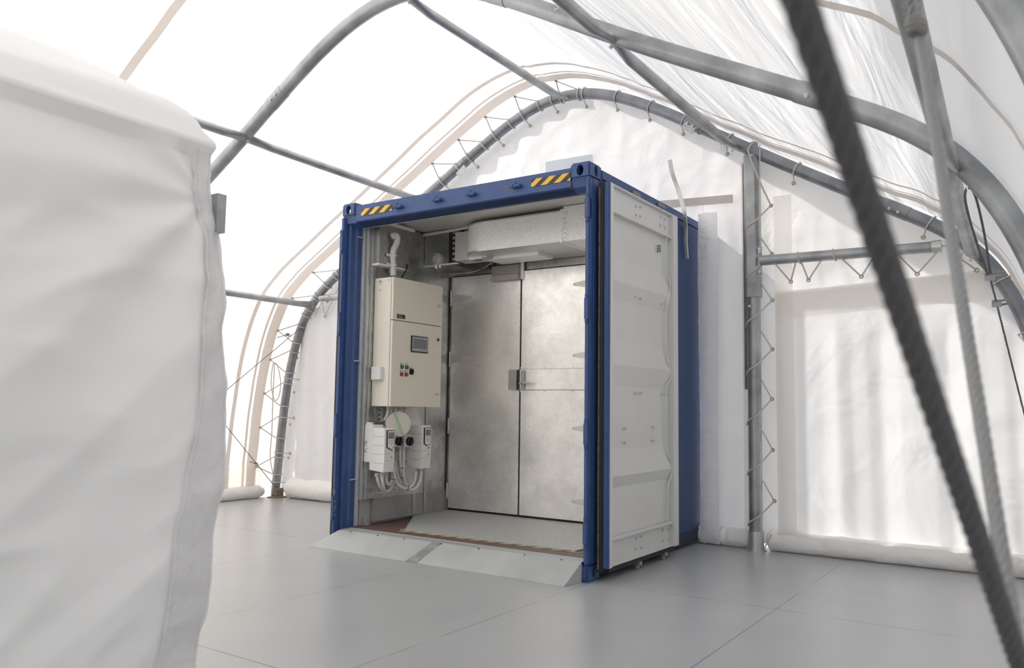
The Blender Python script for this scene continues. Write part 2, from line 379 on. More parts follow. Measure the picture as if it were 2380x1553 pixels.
def idx_u(u, right):                 # index of the profile point nearest to half width u
    rng = range(NP//2, NP) if right else range(0, NP//2+1)
    return min(rng, key=lambda i: abs(abs(PRO[i].x-CX)-u))
def idx_z(z, right):
    rng = range(NP//2, NP) if right else range(0, NP//2+1)
    return min(rng, key=lambda i: abs(PRO[i].z-z))
SK = .075   # gap from tube centre line to the cover

# ---------------------------------------------------------------- structure: ground, floor, cover
bm = B(); box(bm, (-30,-30,-.30), (30,30,-.12)); build('ground', bm, GROUND, kind='structure')
bm = B(); box(bm, (-5.75,-7.7,-.05), (3.1,2.62,0)); build('floor', bm, FL, kind='structure')
ZR = idx_z(2.30, True); ZL = idx_z(2.30, False)
def skin_disp(i, Y):
    p = PRO[i]; s = i/(NP-1)
    a = 0
    if s > .5:                       # slack folds that run between the arches on the right slope
        k = min(1, (s-.5)/.12)
        arc = i*.055
        a = k*(.016*noise.noise(V((arc*4.2 + Y*.55, Y*.22, 3))) + .010*noise.noise(V((arc*9 + Y*.9, Y*.3, 8))))
        sag = math.sin(math.pi*min(1, max(0, (Y+.42)/2.4)) if Y > -.42 else math.pi*((Y+2.8)/2.4 % 1))
        a -= .02*sag
    else:
        a = .008*noise.noise(V((i*.2, Y*.6, 1)))
    return a
def shade_overhang(i):  # unseen eave; right side deepened and waved to cast shade on end wall
    s = i/(NP-1)
    d = .20 + (1.15*min(1, max(0, (s-.52)/.2)))
    return d + .035*math.sin(i*1.1)*(1 if s > .5 else .5)
def skin_part(name, i0, i1):
    bm = B(); Ys = [-7.6+ (9.6)*k/96 for k in range(97)]
    rows = []
    for i in range(i0, i1+1):
        r = [bm.verts.new(archpt(i, Y, SK+skin_disp(i, Y))) for Y in Ys]
        oh = shade_overhang(i)
        for k in (1, 2, 3): r.append(bm.verts.new(archpt(i, 2.0, SK) + V((0, oh*k/3, 0))))
        rows.append(r)
    for a, b2 in zip(rows, rows[1:]):
        for j in range(len(a)-1): bm.faces.new((a[j], b2[j], b2[j+1], a[j+1]))
    o = build(name, bm, LWALL if name == 'wall_left' else SKIN, smooth='all', kind='structure'); return o
skin_part('wall_left', 0, ZL); skin_part('ceiling', ZL, ZR); skin_part('wall_right', ZR, NP-1)

def outline_z(x, Y=2.08, extra=.05):
    best = None
    for i in range(NP-1):
        a, b2 = archpt(i, 2.0, extra), archpt(i+1, 2.0, extra)
        if (a.x-x)*(b2.x-x) <= 0 and abs(b2.x-a.x) > 1e-6:
            z = lerp(a.z, b2.z, (x-a.x)/(b2.x-a.x)); best = z if best is None else max(best, z)
    return best if best else 0
def wall_mesh(Y, x0, x1, zlo, zhi, nx, nz, disp):
    bm = B(); cols = []
    for i in range(nx+1):
        x = lerp(x0, x1, i/nx); a, c = zlo(x), zhi(x)
        cols.append([bm.verts.new((x, Y+disp(x, lerp(a, c, j/nz)), lerp(a, c, j/nz))) for j in range(nz+1)])
    for a, c in zip(cols, cols[1:]):
        for j in range(nz): bm.faces.new((a[j], c[j], c[j+1], a[j+1]))
    return bm
def rdg(a, b, c): return max(0, 1-2.6*abs(noise.noise(V((a, b, c)))))
def wdisp(x, z): return .007*rdg((x+z)*1.4, (z-x)*2.2, 3) + .006*rdg(x*5, z*1.2, 7) + .018*noise.noise(V((x*2.2, z*1.3, 5))) + .008*noise.noise(V((x*6, z*5, 2)))
xL = archpt(0, 2.0, .03).x; xR = archpt(NP-1, 2.0, .03).x
bm = wall_mesh(2.09, xL, -2.46, lambda x: .05, lambda x: outline_z(x), 110, 70, wdisp)
b2 = wall_mesh(2.09, -2.46, .03, lambda x: 2.86, lambda x: outline_z(x), 110, 50, wdisp)
b3 = wall_mesh(2.09, .03, .74, lambda x: .05, lambda x: outline_z(x), 26, 90, lambda x, z: wdisp(x, z)+.012*math.sin(x*22+z*1.3)*min(1, 3.2-z if z < 3.2 else 0))
b4 = wall_mesh(2.09, .74, 2.40, lambda x: 2.12, lambda x: outline_z(x), 70, 40, wdisp)
b5 = wall_mesh(2.09, 2.40, xR, lambda x: .05, lambda x: max(.06, outline_z(x)), 10, 40, wdisp)
for k in (b2, b3, b4, b5):
    me = bpy.data.meshes.new('t'); k.to_mesh(me); k.free(); bm.from_mesh(me); bpy.data.meshes.remove(me)
bmesh.ops.remove_doubles(bm, verts=bm.verts, dist=.002)
build('wall_back', bm, WALLF, smooth='all', kind='structure')
# seams and the eyeleted hem welded to the inside of the cover, near the end arch
trim_n = [0]
def band(Ya, Yb, i0=0, i1=NP-1, inset=.012, name=None, m=SEAMF, bulge=0, th=.0):
    bm = B(); rows = []
    for i in range(i0, i1+1):
        ya, yb = (Ya(i) if callable(Ya) else Ya), (Yb(i) if callable(Yb) else Yb)
        rows.append([bm.verts.new(archpt(i, lerp(ya, yb, k/4), SK - inset + skin_disp(i, lerp(ya, yb, k/4)) - bulge*math.sin(math.pi*k/4))) for k in range(5)])
    for a, c in zip(rows, rows[1:]):
        for j in range(4): bm.faces.new((a[j], c[j], c[j+1], a[j+1]))
    trim_n[0] += 1
    return build(name or 'trim_%d' % trim_n[0], bm, m, smooth='all', kind='structure')
wob = lambda y, a=.012: (lambda i: y + a*noise.noise(V((i*.12, y, 0))))
band(wob(1.26), wob(1.315)); band(wob(1.50), wob(1.535))
hemtrim = band(wob(1.565), wob(1.71), bulge=.02)
band(wob(-1.62), wob(-1.55), 0, NP-1)
zb_ = idx_z(.36, False)
band(-3.0, 1.80, 2, zb_, inset=.02, m=HEM)

# ---------------------------------------------------------------- arches
def bolt_obj(parent, p, d, r=.013, h=.012):
    bm = B(); hexbolt(bm, p, d, r, h); return build('bolt', bm, ZINC, parent, loc=p)
def arch(name_label, Y, r, splices, m, group, isr=0, iend=None):
    t = thing('tent_arch', name_label, 'tent frame', (CX, Y, 0), group)
    cuts = [isr] + splices + [NP-1 if iend is None else iend]
    for k, (a, c) in enumerate(zip(cuts, cuts[1:])):
        bm = B(); sweep(bm, [archpt(i, Y) for i in range(a, c+1)], r, 18)
        build('tube_section', bm, m, t, smooth=True)
    for s in splices:
        left = s < NP//2
        a, c = (s, s+3) if left else (s-3, s)
        bm = B(); sweep(bm, [archpt(i, Y) for i in range(a, c+1)], r*1.07, 18)
        build('joint_sleeve', bm, m, t, smooth=True)
        for q in ((a+.9), (c-.9)):
            p = archpt(int(round(q)), Y); d = V((0,-1,0))
            n = NOR[int(round(q))]; d2 = (V((0,-1,0)) - n*.35).normalized()
            bolt_obj(t, p + d2*r*1.05, d2)
    return t
s_mid = lambda u, right: idx_u(u, right)
arch_end = arch('grey galvanised arch at the end wall, laced with white cord', 1.99, .053, [idx_z(3.72, False), idx_u(1.43, True), idx_u(3.13, True)], TUBED, 'curved tubular tent arches')
arch_main = arch('grey galvanised arch spanning in front of the container', -.42, .058, [idx_u(1.45, False), idx_u(.95, True), idx_u(3.10, True)], TUBE, 'curved tubular tent arches')
arch_near = arch('dark galvanised arch cutting the top right corner of the view', -2.8, .058, [idx_u(1.5, False), idx_u(1.5, True)], TUBE, 'curved tubular tent arches')

# ---------------------------------------------------------------- purlins
def purlin(label, iu, Y0, Y1, r, group, m=TUBE, inn=.055):
    a = archpt(iu, Y0, -inn); c = archpt(iu, Y1, -inn)
    t = thing('roof_purlin', label, 'tent frame', a, group)
    n = NOR[iu]; pts = []; fl = []
    for s in (0, .02, .06, .12, .2, .5, .8, .88, .94, .98, 1):
        f = min(s, 1-s); L_ = (c-a).length; d = f*L_
        k = min(1, d/.28); pts.append(a.lerp(c, s) + n*(.018*(1-k))); fl.append(k)
    # section flattened towards both bolted ends
    bm = B(); rings = []
    T = (c-a).normalized(); u = (n - T*n.dot(T)).normalized(); v = T.cross(u)
    for p, k in zip(pts, fl):
        rings.append([bm.verts.new(p + u*math.cos(2*math.pi*q/16)*r*lerp(.30, 1, k) + v*math.sin(2*math.pi*q/16)*r*lerp(1.32, 1, k)) for q in range(16)])
    for A, C in zip(rings, rings[1:]):
        for j in range(16): bm.faces.new((A[j], A[(j+1)%16], C[(j+1)%16], C[j]))
    bm.faces.new(rings[0]); bm.faces.new(rings[-1][::-1])
    build('tube', bm, m, t, smooth=True)
    for p in (a.lerp(c, .012), a.lerp(c, .988)): bolt_obj(t, p - n*.012, -n, .011, .01)
    return t
G = 'purlins of the bay over the container'; G2 = 'purlins of the bay nearer the camera'
PR = .038
def project(p):
    d = p-CAM; return (1190+FPX*d.dot(CR)/d.dot(_f), 776.5-FPX*d.dot(CU)/d.dot(_f))
def near_idx(px, Y, inn=-.055):
    return min(range(3, NP-3), key=lambda i: (project(archpt(i, Y, inn))[0]-px[0])**2+(project(archpt(i, Y, inn))[1]-px[1])**2)
iA = near_idx((1312,236), 1.97); iB = near_idx((566,322), -.42); iC = near_idx((722,708), 1.97); iD = near_idx((1440,92), -.42); iE = near_idx((2200,390), -.42)
for lab, i, r in (('ridge tube from main arch to top of the end arch', iA, .038), ('left rafter tube running behind the blue container corner', iB, PR), ('lowest tube on the left wall, at shoulder height of the arch', iC, PR), ('right rafter tube meeting the end arch above the post', iD, .040), ('right shoulder tube ending beside the wire clips', iE, .042)):
    purlin(lab, i, -.44, 1.97, r, G)
for lab, i, r in (('left rafter tube stub beside the foreground fabric', iB, PR), ('right rafter tube leaving the top edge of the view', iD, .040), ('right shoulder tube overlapped by the grey wire rope', iE, .042)):
    purlin(lab, i, -2.78, -.40, r, G2)

# ---------------------------------------------------------------- eyelets and lacing
def eyelet(parent, p, axis, R=.014):
    bm = B(); torus(bm, p, axis, R, .0045, 12, 5); o = build('eyelet', bm, EYE, parent, loc=p, smooth=True); return o
# hem of the cover -> end arch, zigzag
hp = []; 
left_px = [(603,1081),(615,1000),(624,921),(638,843),(657,768),(689,697),(734,644),(1007,391),(1069,335),(1137,283),(1210,238),(1290,203)]
def hem_index(px):
    best = None
    for i in range(0, NP//2+6):
        p = archpt(i, 1.69, SK-.03); d = (p-CAM); x = 1190+FPX*d.dot(CR)/d.dot(_f); y = 776.5-FPX*d.dot(CU)/d.dot(_f)
        e = (x-px[0])**2+(y-px[1])**2
        if best is None or e < best[0]: best = (e, i)
    return best[1]
hidx = sorted({hem_index(p) for p in left_px})
for i in hidx:
    p = archpt(i, 1.69, SK-.035); hp.append((i, p)); eyelet(hemtrim, p, NOR[i])
lr = thing('lacing_rope', 'white cord zigzagging from the left roof hem to the end arch', 'rope', archpt(0, 1.9), 'white lacing cords')
for k, (i, p) in enumerate(hp):
    bm = B()
    j = min(NP-1, i+2); j2 = max(0, i-2)
    for jj in (j, j2):
        q = archpt(jj, 1.99); a = (p-q).normalized()
        e = q + (NOR[jj]*.5+V((0,-1,0))).normalized()*.062
        cyl(bm, p, e, .0062, 6)
        # wrap round the tube
        arc = []
        for s in range(9):
            th = math.radians(-60+s*28); arc.append(q + (V((0,-1,0))*math.cos(th) - NOR[jj]*math.sin(th))*.064)
        sweep(bm, arc, .0062, 6)
    build('cord_loop', bm, ROPEW, lr, smooth=True)
# fabric wall -> end arch, single ties with a loop, all along
ties = [i for i in range(4, NP-8, 7)]
wl = thing('lacing_rope', 'white cord ties holding the end wall fabric to its arch', 'rope', archpt(NP//2, 1.99), 'white lacing cords')
wallobj = bpy.data.objects['wall_back']
for k, i in enumerate(ties):
    bm = B()
    q = archpt(i, 1.99); e = archpt(i, 2.07, -.105)
    arc = []
    for s in range(11):
        th = math.radians(-120+s*24); arc.append(q + (V((0,-1,0))*math.cos(th) - NOR[i]*math.sin(th))*.063 + V((.0,0,0)))
    sweep(bm, [e] + arc[::-1][1:], .0062, 6)
    eyelet(wallobj, e, (0,1,0))
    build('cord_tie', bm, ROPEW, wl, smooth=True)

# ---------------------------------------------------------------- end wall: post, bar, curtain, rolls
YP = 2.0
post = thing('door_post', 'upright galvanised post standing right of the container', 'tent frame', (.5, YP, 0))
pt = on((1747,362), 1, YP); pj = on((1752,692), 1, YP); pb0 = on((1757,1243), 1, YP)
prof8 = [(-1,-.6),(-.6,-1),(.6,-1),(1,-.6),(1,.6),(.6,1),(-.6,1),(-1,.6)]
bm = B(); sweep(bm, [pj, (pt.x, YP, pt.z)], .062, prof=prof8, up=(1,0,0)); build('upper_tube', bm, TUBE, post)
bm = B(); sweep(bm, [(pb0.x, YP, .12), pj+V((0,0,.0))], .056, 16, up=(1,0,0)); build('lower_tube', bm, TUBE, post, smooth=True)
bm = B(); cyl(bm, (pb0.x, YP, 0), (pb0.x, YP, .16), .066, 20); cyl(bm, (pb0.x, YP, 0), (pb0.x, YP, .012), .085, 20); build('base_socket', bm, ZINC, post, smooth=True)
for p in ((1747,362),(1743,712)): 
    q = on(p, 1, YP-.06); bolt_obj(post, q, (0,-1,0))
for p in ((1759,667),(1759,683),(1765,1215),(1765,1232)):
    q = on(p, 1, YP); bolt_obj(post, q, (1,0,0), .012)
tp = pt + V((0,0,.02)); bm = B(); box(bm, (tp.x-.055, YP-.012, tp.z-.1), (tp.x+.055, YP+.012, tp.z+.10)); build('top_bracket', bm, TUBE, post)
bm = B(); a = on((1727,382),1,2.05); c = on((1740,905),1,2.05); box(bm, (a.x, 2.03, c.z), (a.x+.035, 2.07, a.z))
tag(build('timber_batten', bm, BROWN, loc=(a.x,2.05,c.z)), 'thin brown timber batten fixed behind the galvanised post', 'batten')
bar = thing('door_bar', 'horizontal galvanised bar bolted to right side of the post', 'tent frame', on((1765,605),1,1.96))
a = on((1768,606),1,1.96); c = on((2187,573),1,1.96)
bm = B(); cyl(bm, a, c, .044, 18); build('tube', bm, TUBE, bar, smooth=True)
bm = B(); cyl(bm, c-V((.06,0,0)), c+V((.004,0,0)), .050, 18); build('end_cap', bm, ZINC, bar, smooth=True)
bm = B(); cyl(bm, c, c+V((.10,0,.01)), .009, 10); torus(bm, c+V((.11,0,.011)), (0,1,0), .012, .006); build('eye_bolt', bm, ZINC, bar, smooth=True)
bm = B(); box(bm, (a.x-.035, 1.955, a.z-.12), (a.x+.01, 1.967, a.z+.12)); build('bracket', bm, TUBE, bar)
for dz in (-.1, .075, .095): bolt_obj(bar, a+V((-.005,-.006,dz)), (0,-1,0), .013)
barl = thing('door_bar', 'short horizontal galvanised bar left of the container', 'tent frame', on((745,692),1,1.98))
a = on((745,694),1,1.98); c = V((-2.5, 1.98, a.z+.03)); bm = B(); cyl(bm, a, c, .04, 16); build('tube', bm, TUBE, barl, smooth=True)
bm = B(); cyl(bm, a-V((.10,0,0)), a, .008, 8); torus(bm, a-V((.11,0,0)), (0,1,0), .014, .006); build('eye_bolt', bm, ZINC, barl, smooth=True)

def curtain(label, x0, x1, z0, z1, Y, fold, nameh):
    t = thing('door_curtain', label, 'curtain', ((x0+x1)/2, Y, z0), 'fabric door curtains of the end wall')
    bm = wall_mesh(Y, x0, x1, lambda x: z0, z1 if callable(z1) else (lambda x: z1), 120, 40, fold)
    build('fabric', bm, WALLF, t, smooth='all')
    return t
def fold(x, z):
    k = max(0, min(1, (x-.95)/.2)); kz = max(0, min(1, (1.95-z)/.25))
    tri = lambda v: math.asin(.96*math.sin(v))/1.3
    return k*kz*(.020*tri(x*12+.9*math.sin(x*3)+.25*math.sin(z*1.1)) + .006*tri(x*27+1+z*.3)) + .006*noise.noise(V((x*4, z*4, 0)))
dc = curtain('large white fabric door panel right of the post, with brass eyelets', .70, 2.62, .10, lambda x: min(lerp(2.16, 2.24, (x-.7)/1.9), max(.4, outline_z(x)-.06)), 2.035, fold, 'r')
bm = wall_mesh(2.02, .70, 2.35, lambda x: lerp(1.94, 2.03, (x-.7)/1.9), lambda x: lerp(2.17, 2.25, (x-.7)/1.9), 40, 4, lambda x, z: .004*noise.noise(V((x*5, z*5, 3))))
build('top_hem', bm, HEM, dc, smooth='all')
bm = wall_mesh(2.012, .84, 2.60, lambda x: .10, lambda x: .175, 40, 3, lambda x, z: .003*noise.noise(V((x*5, z*5, 9))))
build('bottom_hem', bm, HEM, dc, smooth='all')
bm = wall_mesh(2.018, .69, .84, lambda x: .10, lambda x: 3.0, 6, 40, lambda x, z: .006*noise.noise(V((x*9, z*8, 3))))
tag(build('hem_strip', bm, HEM, loc=(.76,2.0,.1), smooth='all'), 'doubled vertical fabric hem strip right of the galvanised post', 'fabric strip')
hs_o = bpy.data.objects['hem_strip']
# eyelets + cord on the post side
pe = [(1792,478),(1794,590),(1795,698),(1795,812),(1794,928),(1796,1046),(1800,1165)]
rp_ = thing('lacing_rope', 'white cord laced between the post and the eyelets beside it', 'rope', on((1795,700),1,2.0), 'white lacing cords')
bm = B(); PX = lambda z: lerp(pb0.x, pt.x, z/pt.z)
for k, p in enumerate(pe):
    e = on(p, 1, 2.0); eyelet(hs_o, e, (0,1,0), .013)
    zz = e.z - .20
    wrap = []
    for s in range(9):
        th = math.radians(150 - s*30 + 30)
        wrap.append(V((PX(zz)+.066*math.cos(th), YP-.066*math.sin(th), zz + .10*(8-s)/8 - .10)))
    sweep(bm, smoothpts([e, V((PX(zz)+.05, YP-.06, lerp(e.z, zz, .62)))] + [V((PX(zz)-.03, YP-.062, zz+.02)), V((PX(zz)-.066, YP, zz-.02))], 6), .0068, 6)
    if k: cyl(bm, e, V((PX(zz)+.062, YP+.01, e.z+.16)), .0062, 6)
top = on((1740,345),1,1.92); sweep(bm, smoothpts([on((1751,328),1,1.92), top, on((1741,358),1,1.92), on((1765,420),1,1.93), on(pe[0],1,1.99)], 6), .0075, 6)
sweep(bm, [on((1766,335),1,1.92), on((1766,362),1,1.92), on((1767,590),1,1.95)], .0055, 6)
build('cord', bm, ROPEW, rp_, smooth=True)
# eyelets + cord on the bar
be = [(1838,655),(1879,651),(2002,643),(2132,637),(2270,628)]
rb_ = thing('lacing_rope', 'white cord zigzagging between the horizontal bar and curtain top', 'rope', on((1900,630),1,1.98), 'white lacing cords')
bm = B()
barpx = [(1793,603),(1853,596),(1855,590),(1919,590),(1937,583),(2042,580),(2070,575),(2185,578),(2215,590)]
ev = [on(p, 1, 2.0) for p in be]
for e in ev: eyelet(dc, e, (0,1,0), .014)
bp_ = [on(p, 1, 1.93) for p in barpx]
for a, c in ((0,0),(1,0),(2,1),(3,1),(4,2),(5,2),(6,3),(7,3),(8,4)): cyl(bm, bp_[a], ev[c], .0068, 6)
for a in (2, 4, 6): torus(bm, V((bp_[a].x, 1.96, bp_[a].z-.03)), (1,0,.2), .049, .0062, 16, 5)
build('cord', bm, ROPEW, rb_, smooth=True)
# left curtain
dl = curtain('white fabric door panel at far left, under the short bar', -5.22, -2.50, .10, lambda x: min(2.36, outline_z(x)-.10), 2.03, lambda x, z: .012*math.sin(x*9)+.01*math.sin(x*23+z)+.005*noise.noise(V((x*4, z*4, 0))), 'l')
for p in ((691,758),(691,832),(683,912),(674,987),(670,1064),(755,735)): eyelet(dl, on(p, 1, 2.01), (0,1,0), .013)
bm = B()
for s in ((747,694),(755,735)),((765,688),(748,700)),((748,702),(732,735)),((790,660),(755,735)): cyl(bm, on(s[0],1,1.94), on(s[1],1,2.0), .0062, 6)
tag(build('lacing_rope', bm, ROPEW, loc=on((755,710),1,1.98), smooth=True), 'white cord tying the left curtain to its short bar', 'rope', 'white lacing cords')
# hanging loop of spare cord at left
bm = B(); y_ = 1.75
sweep(bm, smoothpts([on(p,1,y_) for p in ((638,843),(645,850),(652,885),(650,915),(643,930),(636,925),(630,890),(634,850),(638,843))],6), .0062, 6)
sweep(bm, smoothpts([on(p,1,y_) for p in ((638,846),(634,930),(632,1000),(628,1060),(634,1100))],6), .0062, 6)
tag(build('spare_cord', bm, ROPEW, loc=on((638,900),1,y_), smooth=True), 'long spare loop of white cord hanging at the left corner', 'rope')
# tangle at right of ridge
bm = B()
for dx in (-6, 0, 6):
    sweep(bm, smoothpts([on((1684+dx*.3,322),1,1.93), on((1681+dx,335),1,1.93), on((1684+dx*1.2,345),1,1.93), on((1684+dx,352),1,1.93)],6), .003, 5)
tag(build('cord_tangle', bm, ROPEW, loc=on((1685,322),1,1.93), smooth=True), 'small tangle of white cord ends under the end arch', 'rope')

# skirt rolls at the foot of the fabric walls
def roll(name, a, c, r, seed, m=ROLLF):
    bm = B(); n = 60; a, c = V(a), V(c); T = (c-a).normalized(); side = V((T.y,-T.x,0)); rings = []
    for i in range(n+1):
        p = a.lerp(c, i/n); k = 1 if 0 < i < n else .5
        ring = []
        for q in range(20):
            th = 2*math.pi*q/20; d = side*math.cos(th)*1.12 + V((0,0,1))*math.sin(th)
            rr = r*k*(1 + .10*noise.noise(V((i*.22, q*.5, seed))) + .06*noise.noise(V((i*.7, q*.9, seed))))
            pp = p + d*rr; pp.z = max(pp.z, .001); ring.append(bm.verts.new(pp))
        rings.append(ring)
    for A, C in zip(rings, rings[1:]):
        for j in range(20): bm.faces.new((A[j], A[(j+1)%20], C[(j+1)%20], C[j]))
    bm.faces.new(rings[0][::-1]); bm.faces.new(rings[-1])
    return build(name, bm, m, smooth='all', kind='structure')
roll('baseboard_back', (.58, 2.10, .085), (2.70, 2.10, .085), .095, 1)
roll('baseboard_back', (-.02, 2.10, .075), (.44, 2.10, .07), .085, 2)
roll('baseboard_back', (-5.34, 2.06, .12), (-2.5, 2.13, .12), .13, 3)
roll('baseboard_left', (-5.62, 1.86, .07), (-5.70, -4.0, .07), .095, 4)
roll('baseboard_right', (2.80, 2.0, .08), (3.02, -7.0, .08), .09, 5)
bm = B(); sweep(bm, smoothpts([on(p,1,2.0) for p in ((1793,1243),(1785,1258),(1779,1270),(1777,1282))],5), .0055, 6)
tag(build('tie_cord', bm, ROPEW, loc=on((1793,1243),1,2.0), smooth=True), 'short cord tie on the floor roll beside the post', 'rope')

# sleeve flap round the container, strap, clear patch, tag plates
bm = wall_mesh(1.97, .03, .21, lambda x: .02, lambda x: 2.93 - .15*abs(x-.1), 14, 90, lambda x, z: .012*noise.noise(V((x*12, z*11, 4)))+.025*math.sin(x*16+.6*math.sin(z*2)))
sl = tag(build('sleeve_flap', bm, fabric('sleeve_fabric', (.92,.92,.93), .75, (.99,.99,1.0), ridge=.6, rscale=2.5, bump=.6, bscale=7, stretch=(1,1,2), fine=.3), loc=(.1,1.97,.02), smooth='all'), 'gathered white fabric flap along the container side', 'fabric flap')
bm = B(); pa = [on(p,1,2.02) for p in ((1557,372),(1562,400),(1577,445))] + [on((1590,490),0,.06)] + [on((1594,530),0,.02), on((1594,560),0,.02), on((1597,601),0,.02)]
sweep(bm, smoothpts(pa, 6), 1, prof=[(-.004,-.019),(.004,-.019),(.004,.019),(-.004,.019)], up=(0,1,0))
tag(build('hanging_strap', bm, STRAPW, loc=pa[0]), 'white webbing strap dangling over the container roof corner', 'strap')
a, c = on((1268,376),1,2.06), on((1377,358),1,2.06); d = on((1377,398),1,2.06)
bm = B(); prism(bm, [a, c, V((c.x,2.06,d.z)), V((a.x,2.06,d.z-.03))], (0,.004,0)); build('window_1', bm, CLEAR, kind='structure')
def hemh(p, q, w_, Y=2.065):
    a, c = on(p,1,Y), on(q,1,Y); bm = B(); prism(bm, [a, c, c-V((0,0,w_)), a-V((0,0,w_))], (0,.004,0)); trim_n[0] += 1
    build('trim_%d' % trim_n[0], bm, SEAMF, kind='structure')
hemh((1520,468),(1703,452), .075)
a, c = on((1703,350),1,2.06), on((1738,1236),1,2.06)
bm = wall_mesh(2.055, .40, .47, lambda x: .1, lambda x: 3.36, 3, 50, lambda x, z: .008*noise.noise(V((x*9, z*6, 3)))); trim_n[0] += 1
build('trim_%d' % trim_n[0], bm, HEM, kind='structure', smooth='all')
for p, lab in (((1072,398),'small steel joint plate hanging at left of the end arch'),((1600,297),'small steel joint plate hanging at right of the end arch')):
    q = on(p,1,1.94); tt = thing('joint_plate', lab, 'plate', q, 'joint plates on the end arch')
    sgn = -1 if p[0] > 1300 else 1; dx, dz = .052, sgn*.04
    bm = B(); nrm = V((-dz*1.0, 0, dx)).normalized()*.035; A = q-V((dx,0,dz)); C = q+V((dx,0,dz))
    prism(bm, [A-nrm, C-nrm, C+nrm, A+nrm], (0,.006,0)); build('plate', bm, mat('grey_plate', (.55,.54,.52), .5, .3), tt)
    for e in (A.lerp(C,.15), A.lerp(C,.85)): bolt_obj(tt, e+V((0,0,0)), (0,-1,0), .006, .005)
bm = B(); sweep(bm, smoothpts([on(p,1,1.92) for p in ((1625,298),(1620,303),(1622,310),(1628,311),(1633,304))],5), .0055, 6)
tag(build('wire_hook', bm, WIREM, loc=on((1625,298),1,1.92), smooth=True), 'small wire hook below the right joint plate', 'hook')

# ---------------------------------------------------------------- brace wires
def brace(label, a, c, r=.0055):
    t = thing('brace_wire', label, 'wire', a, 'steel brace wires between the arches')
    bm = B(); rope(bm, [a, c], r, 3, pitch=.06, seg=5, step=.02); build('wire', bm, WIREM, t, smooth=True); return t
def clip(parent, p, d, s=1.0):
    bm = B(); p = V(p); d = V(d).normalized(); u = d.cross(V((0,1,0))).normalized()
    box(bm, p-V((.014,.008,.012))*s, p+V((.014,.008,.012))*s, .002)
    for k in (-.009, .009): cyl(bm, p+d*k*s-u*.012*s, p+d*k*s+u*.042*s, .004*s, 8); 
    return build('wire_clip', bm, mat('dull_clip_steel', (.33,.33,.33), .4, .7), parent, loc=p)
a = archpt(idx_z(2.12, False), 1.97, -.03); c = on((525,908), 0, -5.44)
b1 = brace('thin brace wire rising behind the fabric edge to the arch', a, a+(c-a)*2.2)
q = on((668,778), 0, a.lerp(c, .22).x); clip(b1, q, (c-a), 1.5)
bm = B(); cyl(bm, q, on((643,785),0,q.x), .0045, 6); build('wire_tail', bm, WIREM, b1)
a = V((-5.42, 1.93, .10)); c = on((525,990), 0, -5.42)
b2_ = brace('thin brace wire rising from the left corner anchor', a, a+(c-a)*2.2)
q = a.lerp(c, .42); clip(b2_, q, (c-a), 1.3)
bm = B(); cyl(bm, q, q+V((0,-.10,.03)), .0045, 6); build('wire_tail', bm, WIREM, b2_)
bm = B(); box(bm, (-5.52,1.86,0), (-5.36,2.05,.012)); box(bm, (-5.46,1.90,.012), (-5.42,2.0,.10)); box(bm, (-5.40,1.88,.012), (-5.385,2.0,.12)); cyl(bm, (-5.47,1.9,.05), (-5.37,1.9,.05), .012, 10)
tag(build('anchor_plate', bm, mat('rusty_anchor', (.25,.20,.15), .7, .3, nscale=20, namt=.4), loc=(-5.44,1.95,0)), 'rusty steel anchor plate in the left floor corner', 'anchor')
# right: hook, doubled wire, clips, long wire
YA = -.42; h0 = on((2247,414),1,YA); h1 = on((2250,441),1,YA)
t = thing('brace_wire', 'brace wire with thimble loop hanging from the main arch at right', 'wire', h0, 'steel brace wires between the arches')
end = V((2.63, 1.95, .15))
k1 = lambda s: h1.lerp(end, s)
def param_for(px):
    best = None
    for s in range(0, 400):
        p = k1(s/400); d = p-CAM; y = 776.5-FPX*d.dot(CU)/d.dot(_f)
        e = abs(y-px)
        if best is None or e < best[0]: best = (e, s/400)
    return best[1]
bm = B(); cyl(bm, h0, h1, .007, 8); build('hook', bm, ZINC, t)
c1, c2 = k1(param_for(642)), k1(param_for(705)); sp = V((.014,0,.004))
bm = B(); rope(bm, smoothpts([c1-sp*.4, h1.lerp(c1,.5)-sp*1.5, h1.lerp(c1,.1)-sp*1.6, h1+V((0,0,.012)), h1.lerp(c1,.1)+sp*1.6, h1.lerp(c1,.5)+sp*1.5, c1+sp*.4], 8), .0065, 3, .05); build('loop', bm, WIREM, t, smooth=True)
bm = B(); rope(bm, [c1, end], .0065, 3, .05, 5, .02); build('wire', bm, WIREM, t, smooth=True)
clip(t, c1, end-c1, 1.7); clip(t, c2, end-c1, 1.6)
